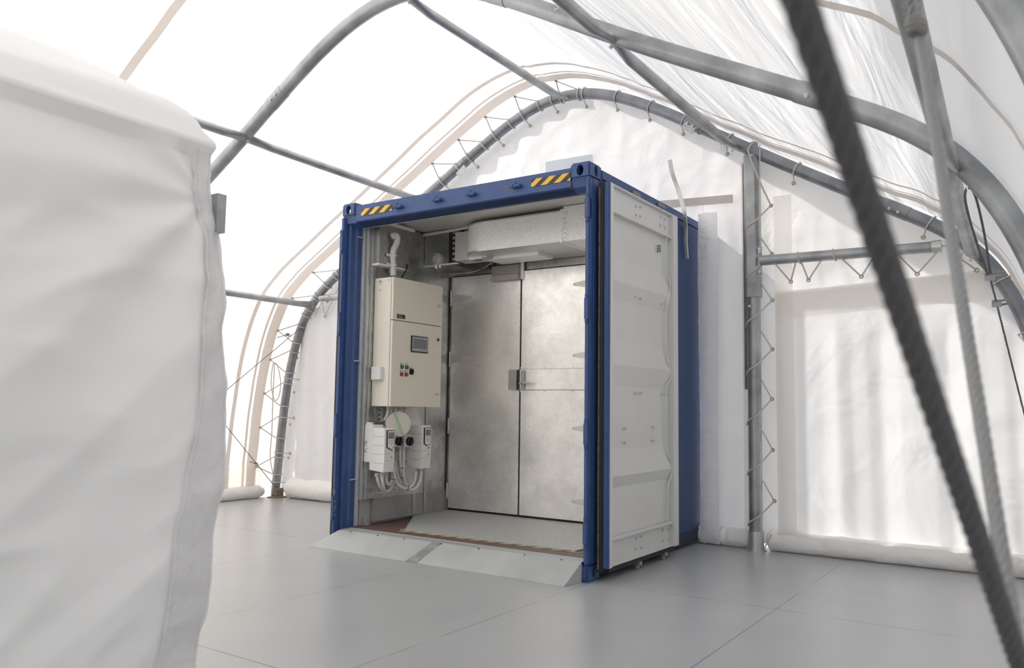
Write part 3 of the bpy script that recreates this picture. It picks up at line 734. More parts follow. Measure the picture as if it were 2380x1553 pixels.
# near twisted ropes
def near_rope(label, P, r, m, nm='wire_rope'):
    t = thing(nm, label, 'rope', P[0], 'thick twisted ropes crossing close to the camera'); bm = B(); rope(bm, P, r, 6, pitch=r*11, seg=8, step=r*.9)
    build('strands', bm, m, t, smooth=True); return t
def extend(a, b, z0, z1):
    d = (b-a); lo = a + d*((z0-a.z)/d.z); hi = a + d*((z1-a.z)/d.z); return lo, hi
a, c = at((1857,0), .335), at((2372,1553), .60)
lo, hi = extend(a, c, .05, 2.15); near_rope('dark blurred rope, nearest the camera', [hi, a, c, lo], .0072, ROPEB)
a, c = at((2135,72), 1.05), at((2352,1430), .64)
lo, hi = extend(a, c, .05, 2.3)
t = near_rope('paler grey rope with a knotted loop near the top', [a, c, lo], .0062, ROPED)
u_ = at((2113,-60), 1.02); v_ = at((2135,-60), 1.08)
bm = B(); rope(bm, smoothpts([a+V((0,0,-.02)), at((2127,50),1.04), at((2118,0),1.03), at((2108,-90),1.0)],5), .0055, 3, .04); rope(bm, smoothpts([a, at((2134,40),1.06), at((2133,0),1.07), at((2135,-90),1.1)],5), .0055, 3, .04)
build('loop_strand', bm, ROPED, t, smooth=True)
bm = B(); kn = at((2129,66), 1.04)
for q, (dx, dy, R) in enumerate(((0,-10,.0135),(0,0,.0145),(2,10,.0125))):
    torus(bm, at((2129+dx,62+dy),1.04), CR*.35+CU*.9+_f*.2*(q-1), R*.62, .0058, 18, 8)
build('knot', bm, mat('brown_grey_knot', (.22,.21,.20), .6), t, smooth=True)

# ---------------------------------------------------------------- foreground fabric tunnel
ft = thing('fabric_tunnel', 'large white fabric entrance tunnel filling the left foreground', 'tunnel', (0,-3,0))
edge_px = [(496,420),(503,345),(499,480),(516,560),(522,640),(520,700),(512,768),(516,830),(519,900),(514,980),(508,1050),(498,1130),(487,1200),(478,1300),(470,1400),(458,1480),(446,1553)]
ez = sorted([(on(p,0,0).z, on(p,0,0).y) for p in edge_px]); ez = [(-.1, ez[0][1]-.02)] + ez + [(2.3, -3.0)]
def edgeY(z): return interp(ez, z)
def ridge(a, b, c, p=1.0): return max(0, 1-2.6*abs(noise.noise(V((a, b, c)))))**p
def fdisp(y, z):
    # creases fanning out from the corner (y=-3, z=1.95)
    dy, dz = -3.0-y, 1.95-z; ang = math.atan2(dz, dy+.001); rad = math.hypot(dy, dz)
    k = min(1, rad/.35)*math.exp(-rad*.55)
    return -.016 + k*.028*math.sin(ang*9+1.2+.8*noise.noise(V((rad*1.1,0,0)))) + 0.016*noise.noise(V((y*1.1+z*1.0, (z-y)*.45, 3))) + .009*noise.noise(V((y*2.5+z*2.8, (z-y)*.9, 9))) \
        + min(1, (2.1-z)/.3)*(.020*ridge((y+z)*.55, (z-y*.75)*1.9, 2) + .015*ridge((y+z)*1.3+4, (z-y*.6)*3.4, 6) + .011*ridge((z-y)*1.1, (y+z*.7)*2.2, 12))
def bul(y, z): return .02*math.exp(-((y+3.0)/.25)**2)*math.sin(z*2.2)
bm = B(); cols = []
ny = 150
for i in range(ny+1):
    s = (i/ny)**2.3; col = []
    for j in range(141):
        z = 2.10*j/140; y1 = edgeY(z); y = lerp(y1, -7.4, s)
        bulge = .05*math.exp(-((y+3.0)/.25)**2)*math.sin(z*2.2)
        col.append(bm.verts.new((fdisp(y, z)+bulge*.4, y, z)))
    # rounded eave then the sloping roof
    for (x, z) in ((.006,2.135),(.008,2.150),(-.006,2.166),(-.045,2.205),(-.09,2.25),(-.16,2.30),(-.30,2.385),(-.46,2.465),(-.75,2.61),(-1.03,2.745),(-1.4,2.91),(-1.88,3.11),(-2.1,3.15),(-2.3,3.12),(-2.75,2.95),(-4.0,2.4),(-4.15,2.2),(-4.2,1.2),(-4.2,0)):
        y = lerp(-3.02 if z > 2.2 else -3.0, -7.4, s); col.append(bm.verts.new((x + (.02*noise.noise(V((y*1.5, z, 7))) if x < -.1 else 0), y, z + (.012*math.sin(y*3+x*8) + .014*noise.noise(V((y*1.2, x*5, 1)))) * (1 if x < -.05 else 0))))
    cols.append(col)
for a, c in zip(cols, cols[1:]):
    for j in range(len(a)-1): bm.faces.new((a[j], c[j], c[j+1], a[j+1]))
build('cover', bm, FORE, ft, smooth='all')
bm = B(); rows = []
for j in range(92):
    z = 2.14*j/91; y1 = edgeY(z); wd = .075+.10*max(0, min(1, (1.9-z)/1.2))
    rows.append([bm.verts.new((fdisp(y1-wd*k/6, z)+bul(y1-wd*k/6, z)+.014+.004*math.sin(k*1.0)+.010*noise.noise(V((k*.8, z*14, 0))), y1+.004-wd*k/6, z)) for k in range(7)])
for a, c in zip(rows, rows[1:]):
    for k in range(6): bm.faces.new((a[k], a[k+1], c[k+1], c[k]))
build('edge_hem', bm, fabric('hem_pvc', (.84,.83,.83), .25, bump=.3, bscale=9, fine=.1), ft, smooth='all')
for wdk in (.055, .0):
    bm = B()
    pts = []
    for j in range(0, 92):
        z = 2.12*j/91; y1 = edgeY(z); wd = .075+.10*max(0, min(1, (1.9-z)/1.2)); yy = y1 - (wd-.012 if wdk else .018)
        pts.append(V((fdisp(yy, z)+bul(yy, z)+.025, yy, z)))
    for k in range(0, len(pts)-1):
        n = 2
        for q in range(n):
            a_, c_ = pts[k].lerp(pts[k+1], q/n+.08), pts[k].lerp(pts[k+1], q/n+.36); cyl(bm, a_, c_, .0010, 4)
    build('stitching', bm, mat('grey_thread', (.45,.44,.44), .8), ft)
q = on((513,470),1,-2.96); bm = B(); box(bm, (q.x-.035,-2.98,on((513,540),1,-2.96).z), (q.x+.008,-2.94,on((513,452),1,-2.96).z)); build('frame_upright', bm, TUBE, ft)

# ---------------------------------------------------------------- the container
CT = thing('shipping_container', 'blue shipping container standing open with hazard striped header', 'container', (-1.219,0,0))
W0, H0, LC = -2.438, 2.896, 2.44
def casting(x0, y0, z0, label=None):
    x1, y1, z1 = x0+.162, y0+.178, z0+.118
    bm = B(); box(bm, (x0,y0,z0), (x1,y1,z1), .014)
    me = bpy.data.meshes.new('c'); bm.to_mesh(me); bm.free(); o = bpy.data.objects.new('corner_casting', me)
    me.materials.append(BLUE); me.materials.append(BLACK)
    # cut oval holes through front and side
    cut = B(); cx, cz = (x0+x1)/2, (z0+z1)/2
    sweep(cut, [(cx,y0-.05,cz),(cx,y0+.09,cz)], 1, prof=[(a*.0, b) for a, b in ()] or [(.040*math.cos(t)*1.0, .028*math.sin(t)) for t in [k*math.pi/8 for k in range(16)]], up=(0,0,1))
    sx = x1 if x0 > -1 else x0; s = 1 if x0 > -1 else -1
    sweep(cut, [(sx+s*.05,y0+.09,cz),(sx-s*.07,y0+.09,cz)], 1, prof=[(.040*math.cos(t), .026*math.sin(t)) for t in [k*math.pi/8 for k in range(16)]], up=(0,0,1))
    box(cut, (x0+.03,y0+.04,z0+.02), (x1-.03,y1-.04,z1-.02))
    bmesh.ops.recalc_face_normals(cut, faces=cut.faces)
    mc = bpy.data.meshes.new('cut'); cut.to_mesh(mc); cut.free(); oc = bpy.data.objects.new('cut', mc); COL.objects.link(oc); COL.objects.link(o)
    md = o.modifiers.new('b', 'BOOLEAN'); md.object = oc; md.operation = 'DIFFERENCE'; md.solver = 'EXACT'; md.use_self = True
    dg = bpy.context.evaluated_depsgraph_get(); nm = bpy.data.meshes.new_from_object(o.evaluated_get(dg))
    o.modifiers.clear(); bpy.data.objects.remove(oc); o.data = nm
    COL.objects.unlink(o); nm.transform(Matrix.Translation(-WO[CT.name])); reg(o, WO[CT.name], CT)
    return o
for x in (W0, -.162):
    for z in (0, H0-.118): casting(x, 0, z)
# header
bm = B(); prism(bm, [(W0+.16,.03,2.722),(W0+.16,.012,2.73),(W0+.16,.012,2.866),(W0+.16,.05,2.872),(W0+.16,.16,2.872),(W0+.16,.16,2.705),(W0+.16,.10,2.698)], (2.438-.32,0,0))
prism(bm, [(-2.40,.03,2.722),(-2.40,.016,2.777),(-2.40,.16,2.777),(-2.40,.16,2.705),(-2.40,.10,2.698)], (2.36,0,0))
build('door_header', bm, BLUE, CT)
for px in ((930,482),(1020,466),(1099,453),(1203,434)):
    q = on(px,1,.012); bm = B()
    box(bm, (q.x-.035,-.002,q.z-.014), (q.x+.035,.014,q.z+.012), .004)
    for dx in (-.032,.026): cyl(bm, (q.x+dx,.012,q.z), (q.x+dx,-.030,q.z+.004), .012, 8)
    cyl(bm, (q.x-.05,-.02,q.z-.004), (q.x+.045,-.02,q.z-.004), .008, 8); cyl(bm, (q.x+.01,-.015,q.z), (q.x+.0,-.028,q.z+.028), .009, 8)
    build('lock_bracket', bm, BLUE, CT, loc=q)
def hazard(x0, x1, z0, z1, y, n, slant=.07, start=0):
    bm = B(); h = z1-z0; box(bm, (x0,y,z0), (x1,y+.002,z1), mi=1)
    per = (x1-x0)/n
    for k in range(-1, n+1):
        a = x0 + k*per + start; xs = [a, a+per*.5, a+per*.5+slant, a+slant]
        poly = [(xs[0],z0),(xs[1],z0),(xs[2],z1),(xs[3],z1)]
        out = []          # clip to the label in x
        def clipx(P, X, keep):
            R_ = []
            for i in range(len(P)):
                p, q2 = P[i], P[(i+1)%len(P)]; ip, iq = keep(p[0]), keep(q2[0])
                if ip: R_.append(p)
                if ip != iq:
                    tt = (X-p[0])/(q2[0]-p[0]); R_.append((X, p[1]+(q2[1]-p[1])*tt))
            return R_
        P = clipx(poly, x0, lambda v: v >= x0)
        if len(P) > 2: P = clipx(P, x1, lambda v: v <= x1)
        if len(P) > 2: prism(bm, [(p[0], y-.001, p[1]) for p in P], (0,.001,0), 0)
    return bm
a, c = on((840,490),1,.01), on((911,480),1,.01)
build('hazard_sticker', hazard(a.x, c.x, 2.770, 2.826, .008, 3, .075, -.03), [YELL, BLKV], CT)
a, c = on((1235,423),1,.01), on((1326,410),1,.01)
build('hazard_sticker', hazard(a.x, c.x, 2.775, 2.832, .008, 3, .075, -.03), [YELL, BLKV], CT)
# posts
bm = B(); box(bm, (-.036,-.002,.118), (.0,.05,H0-.118), .008); box(bm, (-.05,.05,.118), (0,.17,H0-.118)); build('corner_post', bm, BLUE, CT)
bm = B(); box(bm, (W0,-.002,.06), (W0+.040,.05,H0-.118), .008); prism(bm, [(W0+.038,.05,.118),(W0+.075,.05,.118),(W0+.075,.10,.118),(W0+.09,.12,.118),(W0+.09,.17,.118),(W0,.17,.118),(W0,.05,.118)], (0,0,H0-.236)); build('corner_post', bm, BLUE, CT)
for x0, xs in ((-.040, 1), (W0-.004, -1)):
    for z in (2.56, 1.85, .99, .33 if xs > 0 else .30):
        bm = B(); box(bm, (x0+.006,-.016,z-.075), (x0+.040,.03,z+.075), .004); cyl(bm, (x0+.020,-.004,z-.10), (x0+.020,-.004,z+.10), .012, 10)
        build('hinge_lug', bm, BLUE, CT, loc=(x0,0,z), smooth=True)
# side rails, walls, roof, floor
bm = B(); box(bm, (-.055,.178,2.80), (0,LC,2.872), .006); build('top_rail', bm, BLUE, CT)
bm = B(); box(bm, (W0,.178,2.80), (W0+.055,LC,2.872), .006); build('top_rail', bm, BLUE, CT)
def corr(x, s):
    bm = B(); prof = []; y = .17
    while y < LC-.02:
        for dy, dx in ((0,0),(.07,0),(.105,.030),(.175,.030)): prof.append((x-s*dx*(1 if y > 2.1 or s < 0 else 0), min(LC, y+dy)))
        y += .21
    prof.append((x, LC))
    prism(bm, [(p[0],p[1],.10) for p in prof] + [(p[0]-s*.003,p[1],.10) for p in prof[::-1]], (0,0,2.71))
    return bm
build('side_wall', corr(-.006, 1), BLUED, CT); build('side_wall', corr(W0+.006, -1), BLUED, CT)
bm = B(); box(bm, (W0,.10,.02), (W0+.05,LC,.14)); build('bottom_rail', bm, BLUE, CT)
bm = B(); box(bm, (-.05,.178,.03), (0,LC,.13)); build('bottom_rail', bm, mat('dark_under_paint', (.03,.035,.05), .6), CT)
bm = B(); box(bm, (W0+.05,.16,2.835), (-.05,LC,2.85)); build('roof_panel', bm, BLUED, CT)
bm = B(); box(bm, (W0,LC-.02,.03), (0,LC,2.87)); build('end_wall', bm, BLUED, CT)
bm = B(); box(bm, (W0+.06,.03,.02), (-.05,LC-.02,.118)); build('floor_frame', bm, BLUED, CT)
bm = B(); box(bm, (W0+.075,.05,.118), (-.04,1.5,.135)); build('deck', bm, REDFL, CT, label='red brown painted deck')
# inner lining: left painted wall with channels, galvanised sheets, ceiling, partition with two doors
XL = -2.335
bm = B(); box(bm, (W0+.04,.17,.135), (XL-.012,1.40,2.83)); build('side_lining', bm, INW, CT)
bm = B()
for y0, y1 in ((.175,.20),(.215,.225)): box(bm, (XL-.012,y0,.14), (XL+.012,y1,2.78), .003)
for z in (2.62, 1.54, .53): cyl(bm, (W0+.095,.11,z), (XL,.19,z+.004), .006, 8)
build('lashing_bars', bm, INW, CT)
bm = B(); box(bm, (XL-.01,.36,.16), (-2.30,1.40,.36)); build('lower_lining', bm, mat('dusty_grey_lining', (.34,.34,.34), .5, .2, nscale=4, namt=.15), CT)
XP = -2.30
bm = B(); box(bm, (XL-.01,.19,.36), (XP,1.40,2.80)); build('side_sheet', bm, GAL, CT)
bm = B()
for y0 in (.185,.235): box(bm, (XP-.01,y0,.36), (XP+.012,y0+.016,2.75), .002)
build('edge_channel', bm, mat('bright_channel', (.55,.56,.57), .35, .6), CT)
bm = B(); box(bm, (XP-.005,.86,.16), (XP+.008,.90,.36)); box(bm, (XP-.005,1.02,.16), (XP+.010,1.05,1.15)); build('wall_rib', bm, GALC, CT)
bm = B()
for y, z in ((.26,1.66),(.26,2.24),(.255,1.0),(.25,.42)): hexbolt(bm, (XP,y,z), (1,0,0), .009, .006)
build('screw_heads', bm, ZINC, CT)
bm = B(); box(bm, (XP,.16,2.81), (-.05,1.45,2.83)); build('ceiling_lining', bm, CEILP, CT)
bm = B(); box(bm, (-2.10,.16,2.735), (-.62,.24,2.755), .006); box(bm, (-2.36,.155,2.70), (-.06,.165,2.82)); build('header_lining', bm, INW, CT)
bm = B(); box(bm, (-.12,.17,.135), (-.05,1.40,2.82)); build('side_lining', bm, PLASW, CT)
# partition
YB = 1.37; 
bm = B(); box(bm, (-2.30,YB+.012,.14), (-.10,YB+.05,2.82)); build('partition', bm, GAL, CT)
bm = B(); box(bm, (-2.284,YB+.004,.155), (-.12,YB+.013,2.445)); build('door_gap', bm, RUBBER, CT)
for x0, x1 in ((-2.274,-1.467),(-1.449,-.16)):
    bm = B(); box(bm, (x0,YB-.012,.188), (x1,YB+.006,2.432), .002)
    d = build('door_leaf', bm, GALD, CT)
    if x0 < -2:
        zs = [2.222,1.625,.973,.351]; s = 1; hx = -2.276
    else: zs = [2.263,1.627,.985,.351]; s = -1; hx = -.66
    for z in zs:
        hb = B(); L_ = .235
        prism(hb, [(hx,YB-.016,z+.042),(hx+s*.10,YB-.016,z+.034),(hx+s*L_,YB-.016,z+.014),(hx+s*(L_+.01),YB-.016,z),(hx+s*L_,YB-.016,z-.012),(hx+s*.03,YB-.016,z-.042),(hx,YB-.016,z-.048)], (0,.004,0))
        h = build('strap_hinge', hb, mat('dull_hinge_steel', (.70,.69,.67), .4, .4), d, loc=(hx,YB,z))
        if True:
            hb = B(); cyl(hb, (hx-s*.006,YB-.020,z-.075), (hx-s*.006,YB-.020,z+.075), .009, 10)
            for dx, dz in ((.03,.022),(.05,-.018),(.12,.010),(.225,0)): hexbolt(hb, (hx+s*dx,YB-.016,z+dz), (0,-1,0), .0065, .004)
            for dz in (-.06,-.02,.04): hexbolt(hb, (hx-s*.035,YB-.002,z+dz), (0,-1,0), .0065, .004)
            build('hinge_pin', hb, ZINC, CT, loc=(hx,YB,z), smooth=True)
# push bar channel, lock box, lever
LF = [o for o in CT.children if o.name.startswith('door_leaf')][1]
bm = B(); box(bm, (-1.53+.075,YB-.022,1.325), (-.16,YB-.012,1.512)); box(bm, (-1.45,YB-.016,1.300), (-.16,YB-.012,1.325)); box(bm, (-1.45,YB-.016,1.512), (-.16,YB-.012,1.535))
for z in (1.36,1.405,1.47): box(bm, (-1.38,YB-.0235,z), (-.16,YB-.022,z+.003))
build('lock_channel', bm, GALD, LF)
bm = B(); box(bm, (-1.46,YB-.0235,1.322), (-.16,YB-.012,1.326)); box(bm, (-1.46,YB-.0225,1.511), (-.16,YB-.012,1.5135)); box(bm, (-1.463,YB-.03,1.325), (-1.456,YB-.012,1.512)); build('channel_shade_line', bm, GASK, LF)  # added dark strips; shade outline of the channel put in as colour
bm = B(); box(bm, (-1.560,YB-.055,1.322), (-1.470,YB-.012,1.508), .003); build('lock_box', bm, GALC, [o for o in CT.children if o.name.startswith('door_leaf')][0])
bm = B(); box(bm, (-1.435,YB-.036,1.330), (-1.392,YB-.022,1.500), .003); hp_ = build('handle_plate', bm, mat('brushed_plate', (.42,.41,.41), .4, .5), LF)
bm = B(); cyl(bm, (-1.42,YB-.036,1.383), (-1.42,YB-.075,1.383), .009, 10); sweep(bm, smoothpts([(-1.42,YB-.070,1.383),(-1.40,YB-.08,1.384),(-1.33,YB-.08,1.384),(-1.315,YB-.072,1.383)],5), .0085, 10)
build('lever', bm, ZINC, LF, smooth=True, label='round steel door lever')
bm = B()
for x in (-1.41,-1.19,-.895):
    for z in (1.312,1.524): hexbolt(bm, (x,YB-.016,z), (0,-1,0), .006, .004)
build('rivets', bm, ZINC, LF)
# lashing ring on the deck at left
bm = B(); q = on((845,1216),2,.15); torus(bm, q+V((0,0,.02)), (.6,.8,0), .035, .008, 14, 6); box(bm, (q.x-.05,q.y-.02,.135), (q.x+.05,q.y+.02,.148), .003)
build('lashing_ring', bm, INW, CT, loc=q, smooth=True)
# cobweb smudge patch at the left post foot
bm = B(); q = on((776,1170),1,-.004)
for k in range(46):
    a = q + V((random.uniform(-.022,.022), random.uniform(-.006,.0), random.uniform(-.09,.11))); c = a + V((random.uniform(-.02,.02), random.uniform(-.01,.004), random.uniform(-.03,.03))); cyl(bm, a, c, .0012, 4)
build('cobweb', bm, mat('dusty_cobweb', (.38,.34,.34), .9), CT, loc=q)
# rail bolts / locking cams on right top rail and under the door
for px in ((1474,450),(1532,477)):
    q = on(px,0,.005); bm = B(); box(bm, (-.002,q.y-.03,q.z-.018), (.022,q.y+.03,q.z+.018), .006); cyl(bm, (.02,q.y+.02,q.z-.004), (.02,q.y+.055,q.z-.012), .016, 10); build('rail_cleat', bm, mat('scuffed_cleat', (.30,.29,.29), .6), CT, loc=q, smooth=True)

# folded back door on the right (inner face outwards), and the far one seen on edge
def door_panel(side):
    if side > 0:
        d0 = .120; d1 = 1.335; xi, xo = .028, .100; zb, zt = .088, 2.755
        yl = .17; yr = 1.235
        # frame: hinge stile, far stile, top rail, bottom rail
        bm = B()
        box(bm, (xi,.12,zb), (xo,yl,zt), .003)
        box(bm, (xi,yr,zb), (xo,1.335,zt), .003)
        leaf = build('container_door', bm, DOORW, CT, label='folded back door with pale inner face')
        # corrugated inner sheet
        prof = [(2.70,.018),(2.25,.018),(2.07,.048),(1.945,.018),(1.65,.018),(1.475,.048),(1.325,.018),(.88,.018),(.695,.048),(.612,.018),(.16,.018)]
        bm = B(); X_ = lambda dx: xo-.067+dx
        prism(bm, [(X_(dx), yl-.002, z) for z, dx in prof] + [(X_(dx)-.004, yl-.002, z) for z, dx in prof[::-1]], (0,yr-yl+.004,0))
        build('corrugated_sheet', bm, DOORW, leaf)
        bm = B(); box(bm, (xi,yl,2.552), (xo-.035,yr,zt)); box(bm, (xo-.035,yl,2.552), (xo-.006,yr,2.566), .002); box(bm, (xo-.035,yl,zt-.012), (xo-.004,yr,zt), .002); build('top_rail', bm, DOORW, leaf)
        bm = B(); box(bm, (xi,yl,zb+.012), (xo-.035,yr,.275)); box(bm, (xo-.035,yl,.265), (xo-.006,yr,.282), .002); box(bm, (xo-.035,yl,zb+.005), (xo-.004,yr,zb+.018), .002); build('bottom_rail', bm, DOORW, leaf)
        nuts = [(1478,480),(1488,482),(1478,500),(1488,503),(1535,504),(1545,510),(1535,524),(1545,529),(1477,690),(1488,694),(1538,707),(1550,708),(1478,915),(1490,914),(1540,917),(1551,918),(1453,996),(1453,1029),(1519,993),(1519,1025),(1478,1251),(1490,1247),(1478,1276),(1490,1273),(1540,1232),(1553,1231),(1540,1257),(1553,1253)]
        for p in nuts:
            q = on(p,0,.068); bm = B(); hexbolt(bm, (.062,q.y,q.z), (1,0,0), .011, .008); build('nut', bm, mat('painted_nut', (.52,.52,.51), .45), leaf, loc=q)
        bm = B()
        for i in range(3):
            for j in range(3):
                q = on((1529+i*3,572+j*6),0,.069); box(bm, (.067,q.y-.004,q.z-.009), (.070,q.y+.004,q.z+.009))
        build('vent_slots', bm, BLACK, leaf, loc=q)
        # cable along the far stile
        bm = B(); cc = [(1549,545),(1549,632),(1557,655),(1556,680),(1549,710),(1550,830),(1559,858),(1557,885),(1549,905),(1551,1040),(1561,1080),(1559,1110),(1553,1130),(1552,1215)]
        sweep(bm, smoothpts([on(p,0,.078) for p in cc],4), .006, 6); build('painted_cable', bm, DOORW, leaf, smooth=True)
        # hinge edge layers: blue edge, gasket lips
        bm = B(); box(bm, (xi+.03,.098,zb), (xo,.125,zt), .004); build('blue_edge', bm, BLUE, leaf)
        bm = B(); box(bm, (xi-.005,.085,zb-.02), (xi+.034,.122,zt), .002); build('edge_seal', bm, RUBBER, leaf)
        bm = B(); box(bm, (xi+.0,.076,zb-.005), (xi+.012,.086,zt-.04), .003)
        for k in range(9): box(bm, (xi+.002,.072,zb+.15+k*.3), (xi+.010,.077,zb+.19+k*.3), .001)
        build('gasket_lip', bm, GASK, leaf)
        bm = B(); box(bm, (.03,.14,.055), (.085,1.30,.09), .006); build('bottom_seal', bm, RUBBER, leaf)
        for p in ((1482,1308),(1542,1287)):
            q = on(p,0,.06); bm = B(); cyl(bm, (.055,q.y,.005), (.055,q.y,.09), .018, 10); box(bm, (.02,q.y-.03,.03), (.09,q.y+.02,.06), .005); build('lock_rod_end', bm, mat('worn_zinc', (.35,.34,.33), .5, .5), leaf, loc=q, smooth=True)
        return leaf
    else:
        bm = B(); box(bm, (W0-.085,.11,.10), (W0-.02,1.32,2.755), .004); leaf = build('container_door', bm, BLUED, CT)
        bm = B(); box(bm, (W0-.105,.085,.05), (W0-.012,.115,2.70), .004); build('edge_seal', bm, RUBBER, leaf)
        return leaf
door_panel(1); door_panel(-1)

# ---------------------------------------------------------------- ramps and floor tape
rt = thing('loading_ramp', 'pale grey steel ramp lying in front of the container', 'ramp', (-1.2,-.1,0))
A0 = V((-2.494,-.166,.004)); A1 = V((-.085,-.171,.004)); zt_ = .135
B0 = V((-2.32,.055,zt_)); B1 = V((-.062,.055,zt_)); C0 = V((-2.36,.02,zt_)); 
# sloping plate with side skirts
A0 = V((-2.50,-.175,.002)); A1 = V((-.078,-.178,.002)); B0 = V((-2.34,.0,.128)); B1 = V((-.045,.0,.137)); D0 = V((-2.30,.10,.140)); D1 = V((-.04,.10,.140))
bm = B()
def slab(bm, P, th=.006, mi=0): prism(bm, P, (0,0,-th), mi)
slab(bm, [A0,A1,B1,B0]); slab(bm, [B0,B1,D1,D0])
prism(bm, [A1+V((-.002,0,0)), V((-.045,.0,.0)), B1], (-.006,0,0)); prism(bm, [A0, V((-2.42,.0,.0)), B0], (.006,0,0))
build('plate', bm, RAMP, rt)
bm = B(); xm = -1.33; Am = A0.lerp(A1,.455); Bm_ = B0.lerp(B1,.455); wv = V((.055,0,0)); up = V((0,-.001,.0025))
prism(bm, [Am-wv+up, Am+wv+up, Bm_+wv*.8+up, Bm_-wv*.8+up], (0,0,-.002)); build('weld_strip', bm, WELD, rt)
bm = B()
for x in (-2.2,-1.9,-1.62,-1.25,-.9,-.5,-.2): 
    p = B0.lerp(B1, (x-B0.x)/(B1.x-B0.x)) + V((0,-.008,.0)); cyl(bm, p+V((0,0,-.004)), p+V((0,-.001,.0012)), .005, 8)
build('rivet_heads', bm, mat('dark_rivet', (.06,.06,.06), .6), rt)
ir = thing('threshold_ramp', 'checker plate ramp rising to the galvanised double doors', 'ramp', (-1.2,.8,.135))
f0, f1 = on((940,1233),2,.140), on((1336,1281),2,.140)
bm = B(); back = .170
P = [V((f0.x,f0.y,.142)), V((f1.x,f1.y,.142)), V((f1.x+.12,YB-.014,back)), V((XP+.004,YB-.014,back)), V((XP+.004, f0.y+.62, .155))]
prism(bm, P, (0,0,-.005)); build('plate', bm, CHK, ir)
bm = B(); prism(bm, [V((f1.x+.003,f1.y+.01,.136)), V((f1.x+.122,YB-.03,.136)), V((f1.x+.122,YB-.03,back-.005)), V((f1.x+.003,f1.y+.01,.140))], (.004,0,0)); build('side_skirt', bm, TUBED, ir)
def floor_tape(label, a, c, w_, n):
    t = thing('floor_tape', label, 'tape', (a.x,a.y,.1355), 'hazard tape round the threshold ramp')
    d = (c-a); Lt = d.length; d.normalize(); s = V((d.y,-d.x,0)); bm = B()
    prism(bm, [a, c, c+s*w_, a+s*w_], (0,0,.0008), 1)
    for k in range(n):
        p = a + d*(Lt*(k+.15)/n); q = a + d*(Lt*(k+.75)/n); sh = d*(-Lt*.35/n)
        q2 = q
        prism(bm, [p+V((0,0,.0008)), q2+V((0,0,.0008)), q2+s*w_+sh+V((0,0,.0008)), p+s*w_+sh+V((0,0,.0008))], (0,0,.0006), 0)
    build('strip', bm, [YELP, BLKV], t); return t
a = V((f0.x-.02, f0.y-.004, .1356)); c = V((f1.x+.10, f1.y-.004, .1356))
floor_tape('yellow and black floor tape along front of threshold ramp', a, c, .030, 12)
floor_tape('short piece of hazard tape at left end of threshold ramp', V((f0.x-.02,f0.y-.034,.1356))+V((-.02,.10,0)), V((f0.x-.06,f0.y-.02,.1356)), .03, 1)
floor_tape('short piece of hazard tape at right end of threshold ramp', V((f1.x+.13,f1.y+.0,.1356)), V((f1.x+.15,f1.y+.20,.1356)), .045, 2)

# ---------------------------------------------------------------- control cabinet
XF = -2.075; Y0, Y1, Z0, Z1, ZS = .288, .965, 1.155, 2.275, 1.900
cb = thing('control_cabinet', 'tall cream electrical cabinet with touch screen on left wall', 'cabinet', (XP, (Y0+Y1)/2, Z0))
bm = B(); box(bm, (XP+.002,Y0,Z0), (XF-.028,Y1,Z1), .004); build('body', bm, CREAM, cb)
bm = B(); box(bm, (XF-.028,Y0+.008,Z0+.006), (XF-.022,Y1-.008,Z1-.006)); build('door_seal', bm, RUBBER, cb)
bm = B(); box(bm, (XF-.022,Y0,ZS+.003), (XF,Y1,Z1), .003); du = build('upper_door', bm, CREAM, cb)
bm = B(); box(bm, (XF-.022,Y0,Z0), (XF,Y1,ZS-.003), .003); dd = build('lower_door', bm, CREAM, cb)
def lab(parent, name, c, wy, hz, m, t=.002, lines=None, ml=None, x=XF):
    bm = B(); box(bm, (x,c[0]-wy/2,c[1]-hz/2), (x+t,c[0]+wy/2,c[1]+hz/2), mi=0)
    if lines:
        for (fy, fz, fw) in lines: box(bm, (x+t,c[0]+wy*(fy-.5),c[1]+hz*(fz-.5)), (x+t+.0005,c[0]+wy*(fy-.5+fw),c[1]+hz*(fz-.5)+hz*.08), mi=1)
    return build(name, bm, [m, ml or WHITEP], parent, loc=(x,c[0],c[1]))
def cp(p): q = on(p,0,XF); return (q.y, q.z)
lab(du, 'name_plate', cp((932,736)), .105, .036, BLACK, lines=[(.08,.62,.5),(.2,.25,.55)])
lab(du, 'label', cp((979,664)), .07, .022, CREAM, .001, [(.05,.3,.05),(.2,.3,.6)], PLASG)
lab(dd, 'label', cp((975,760)), .07, .022, CREAM, .001, [(.05,.3,.05),(.3,.3,.5)], PLASG)
for p, par in (((1020,711),du),((1014,917),dd)):
    q = on(p,0,XF); bm = B(); cyl(bm, (XF,q.y,q.z), (XF+.008,q.y,q.z), .014, 14); box(bm, (XF+.008,q.y-.003,q.z-.004), (XF+.02,q.y+.028,q.z+.003), .001); build('lock', bm, ZINC, par, loc=q, smooth=True)
q = on((1018,790),0,XF); bm = B(); cyl(bm, (XF,q.y,q.z), (XF+.006,q.y,q.z), .014, 14); build('lock', bm, BLACK, dd, loc=q)
a, c = on((955,781),0,XF), on((993,822),0,XF); a.z += .005
bm = B(); box(bm, (XF,a.y,c.z), (XF+.008,c.y,a.z), .003); sc = build('touch_screen', bm, BLACK, dd, loc=a)
bm = B(); box(bm, (XF+.008,a.y+.010,c.z+.010), (XF+.010,c.y-.010,a.z-.008), .001); build('bezel', bm, SILV, sc)
bm = B(); box(bm, (XF+.010,a.y+.024,c.z+.034), (XF+.0108,c.y-.022,a.z-.026)); build('glass', bm, SCREEN, sc)
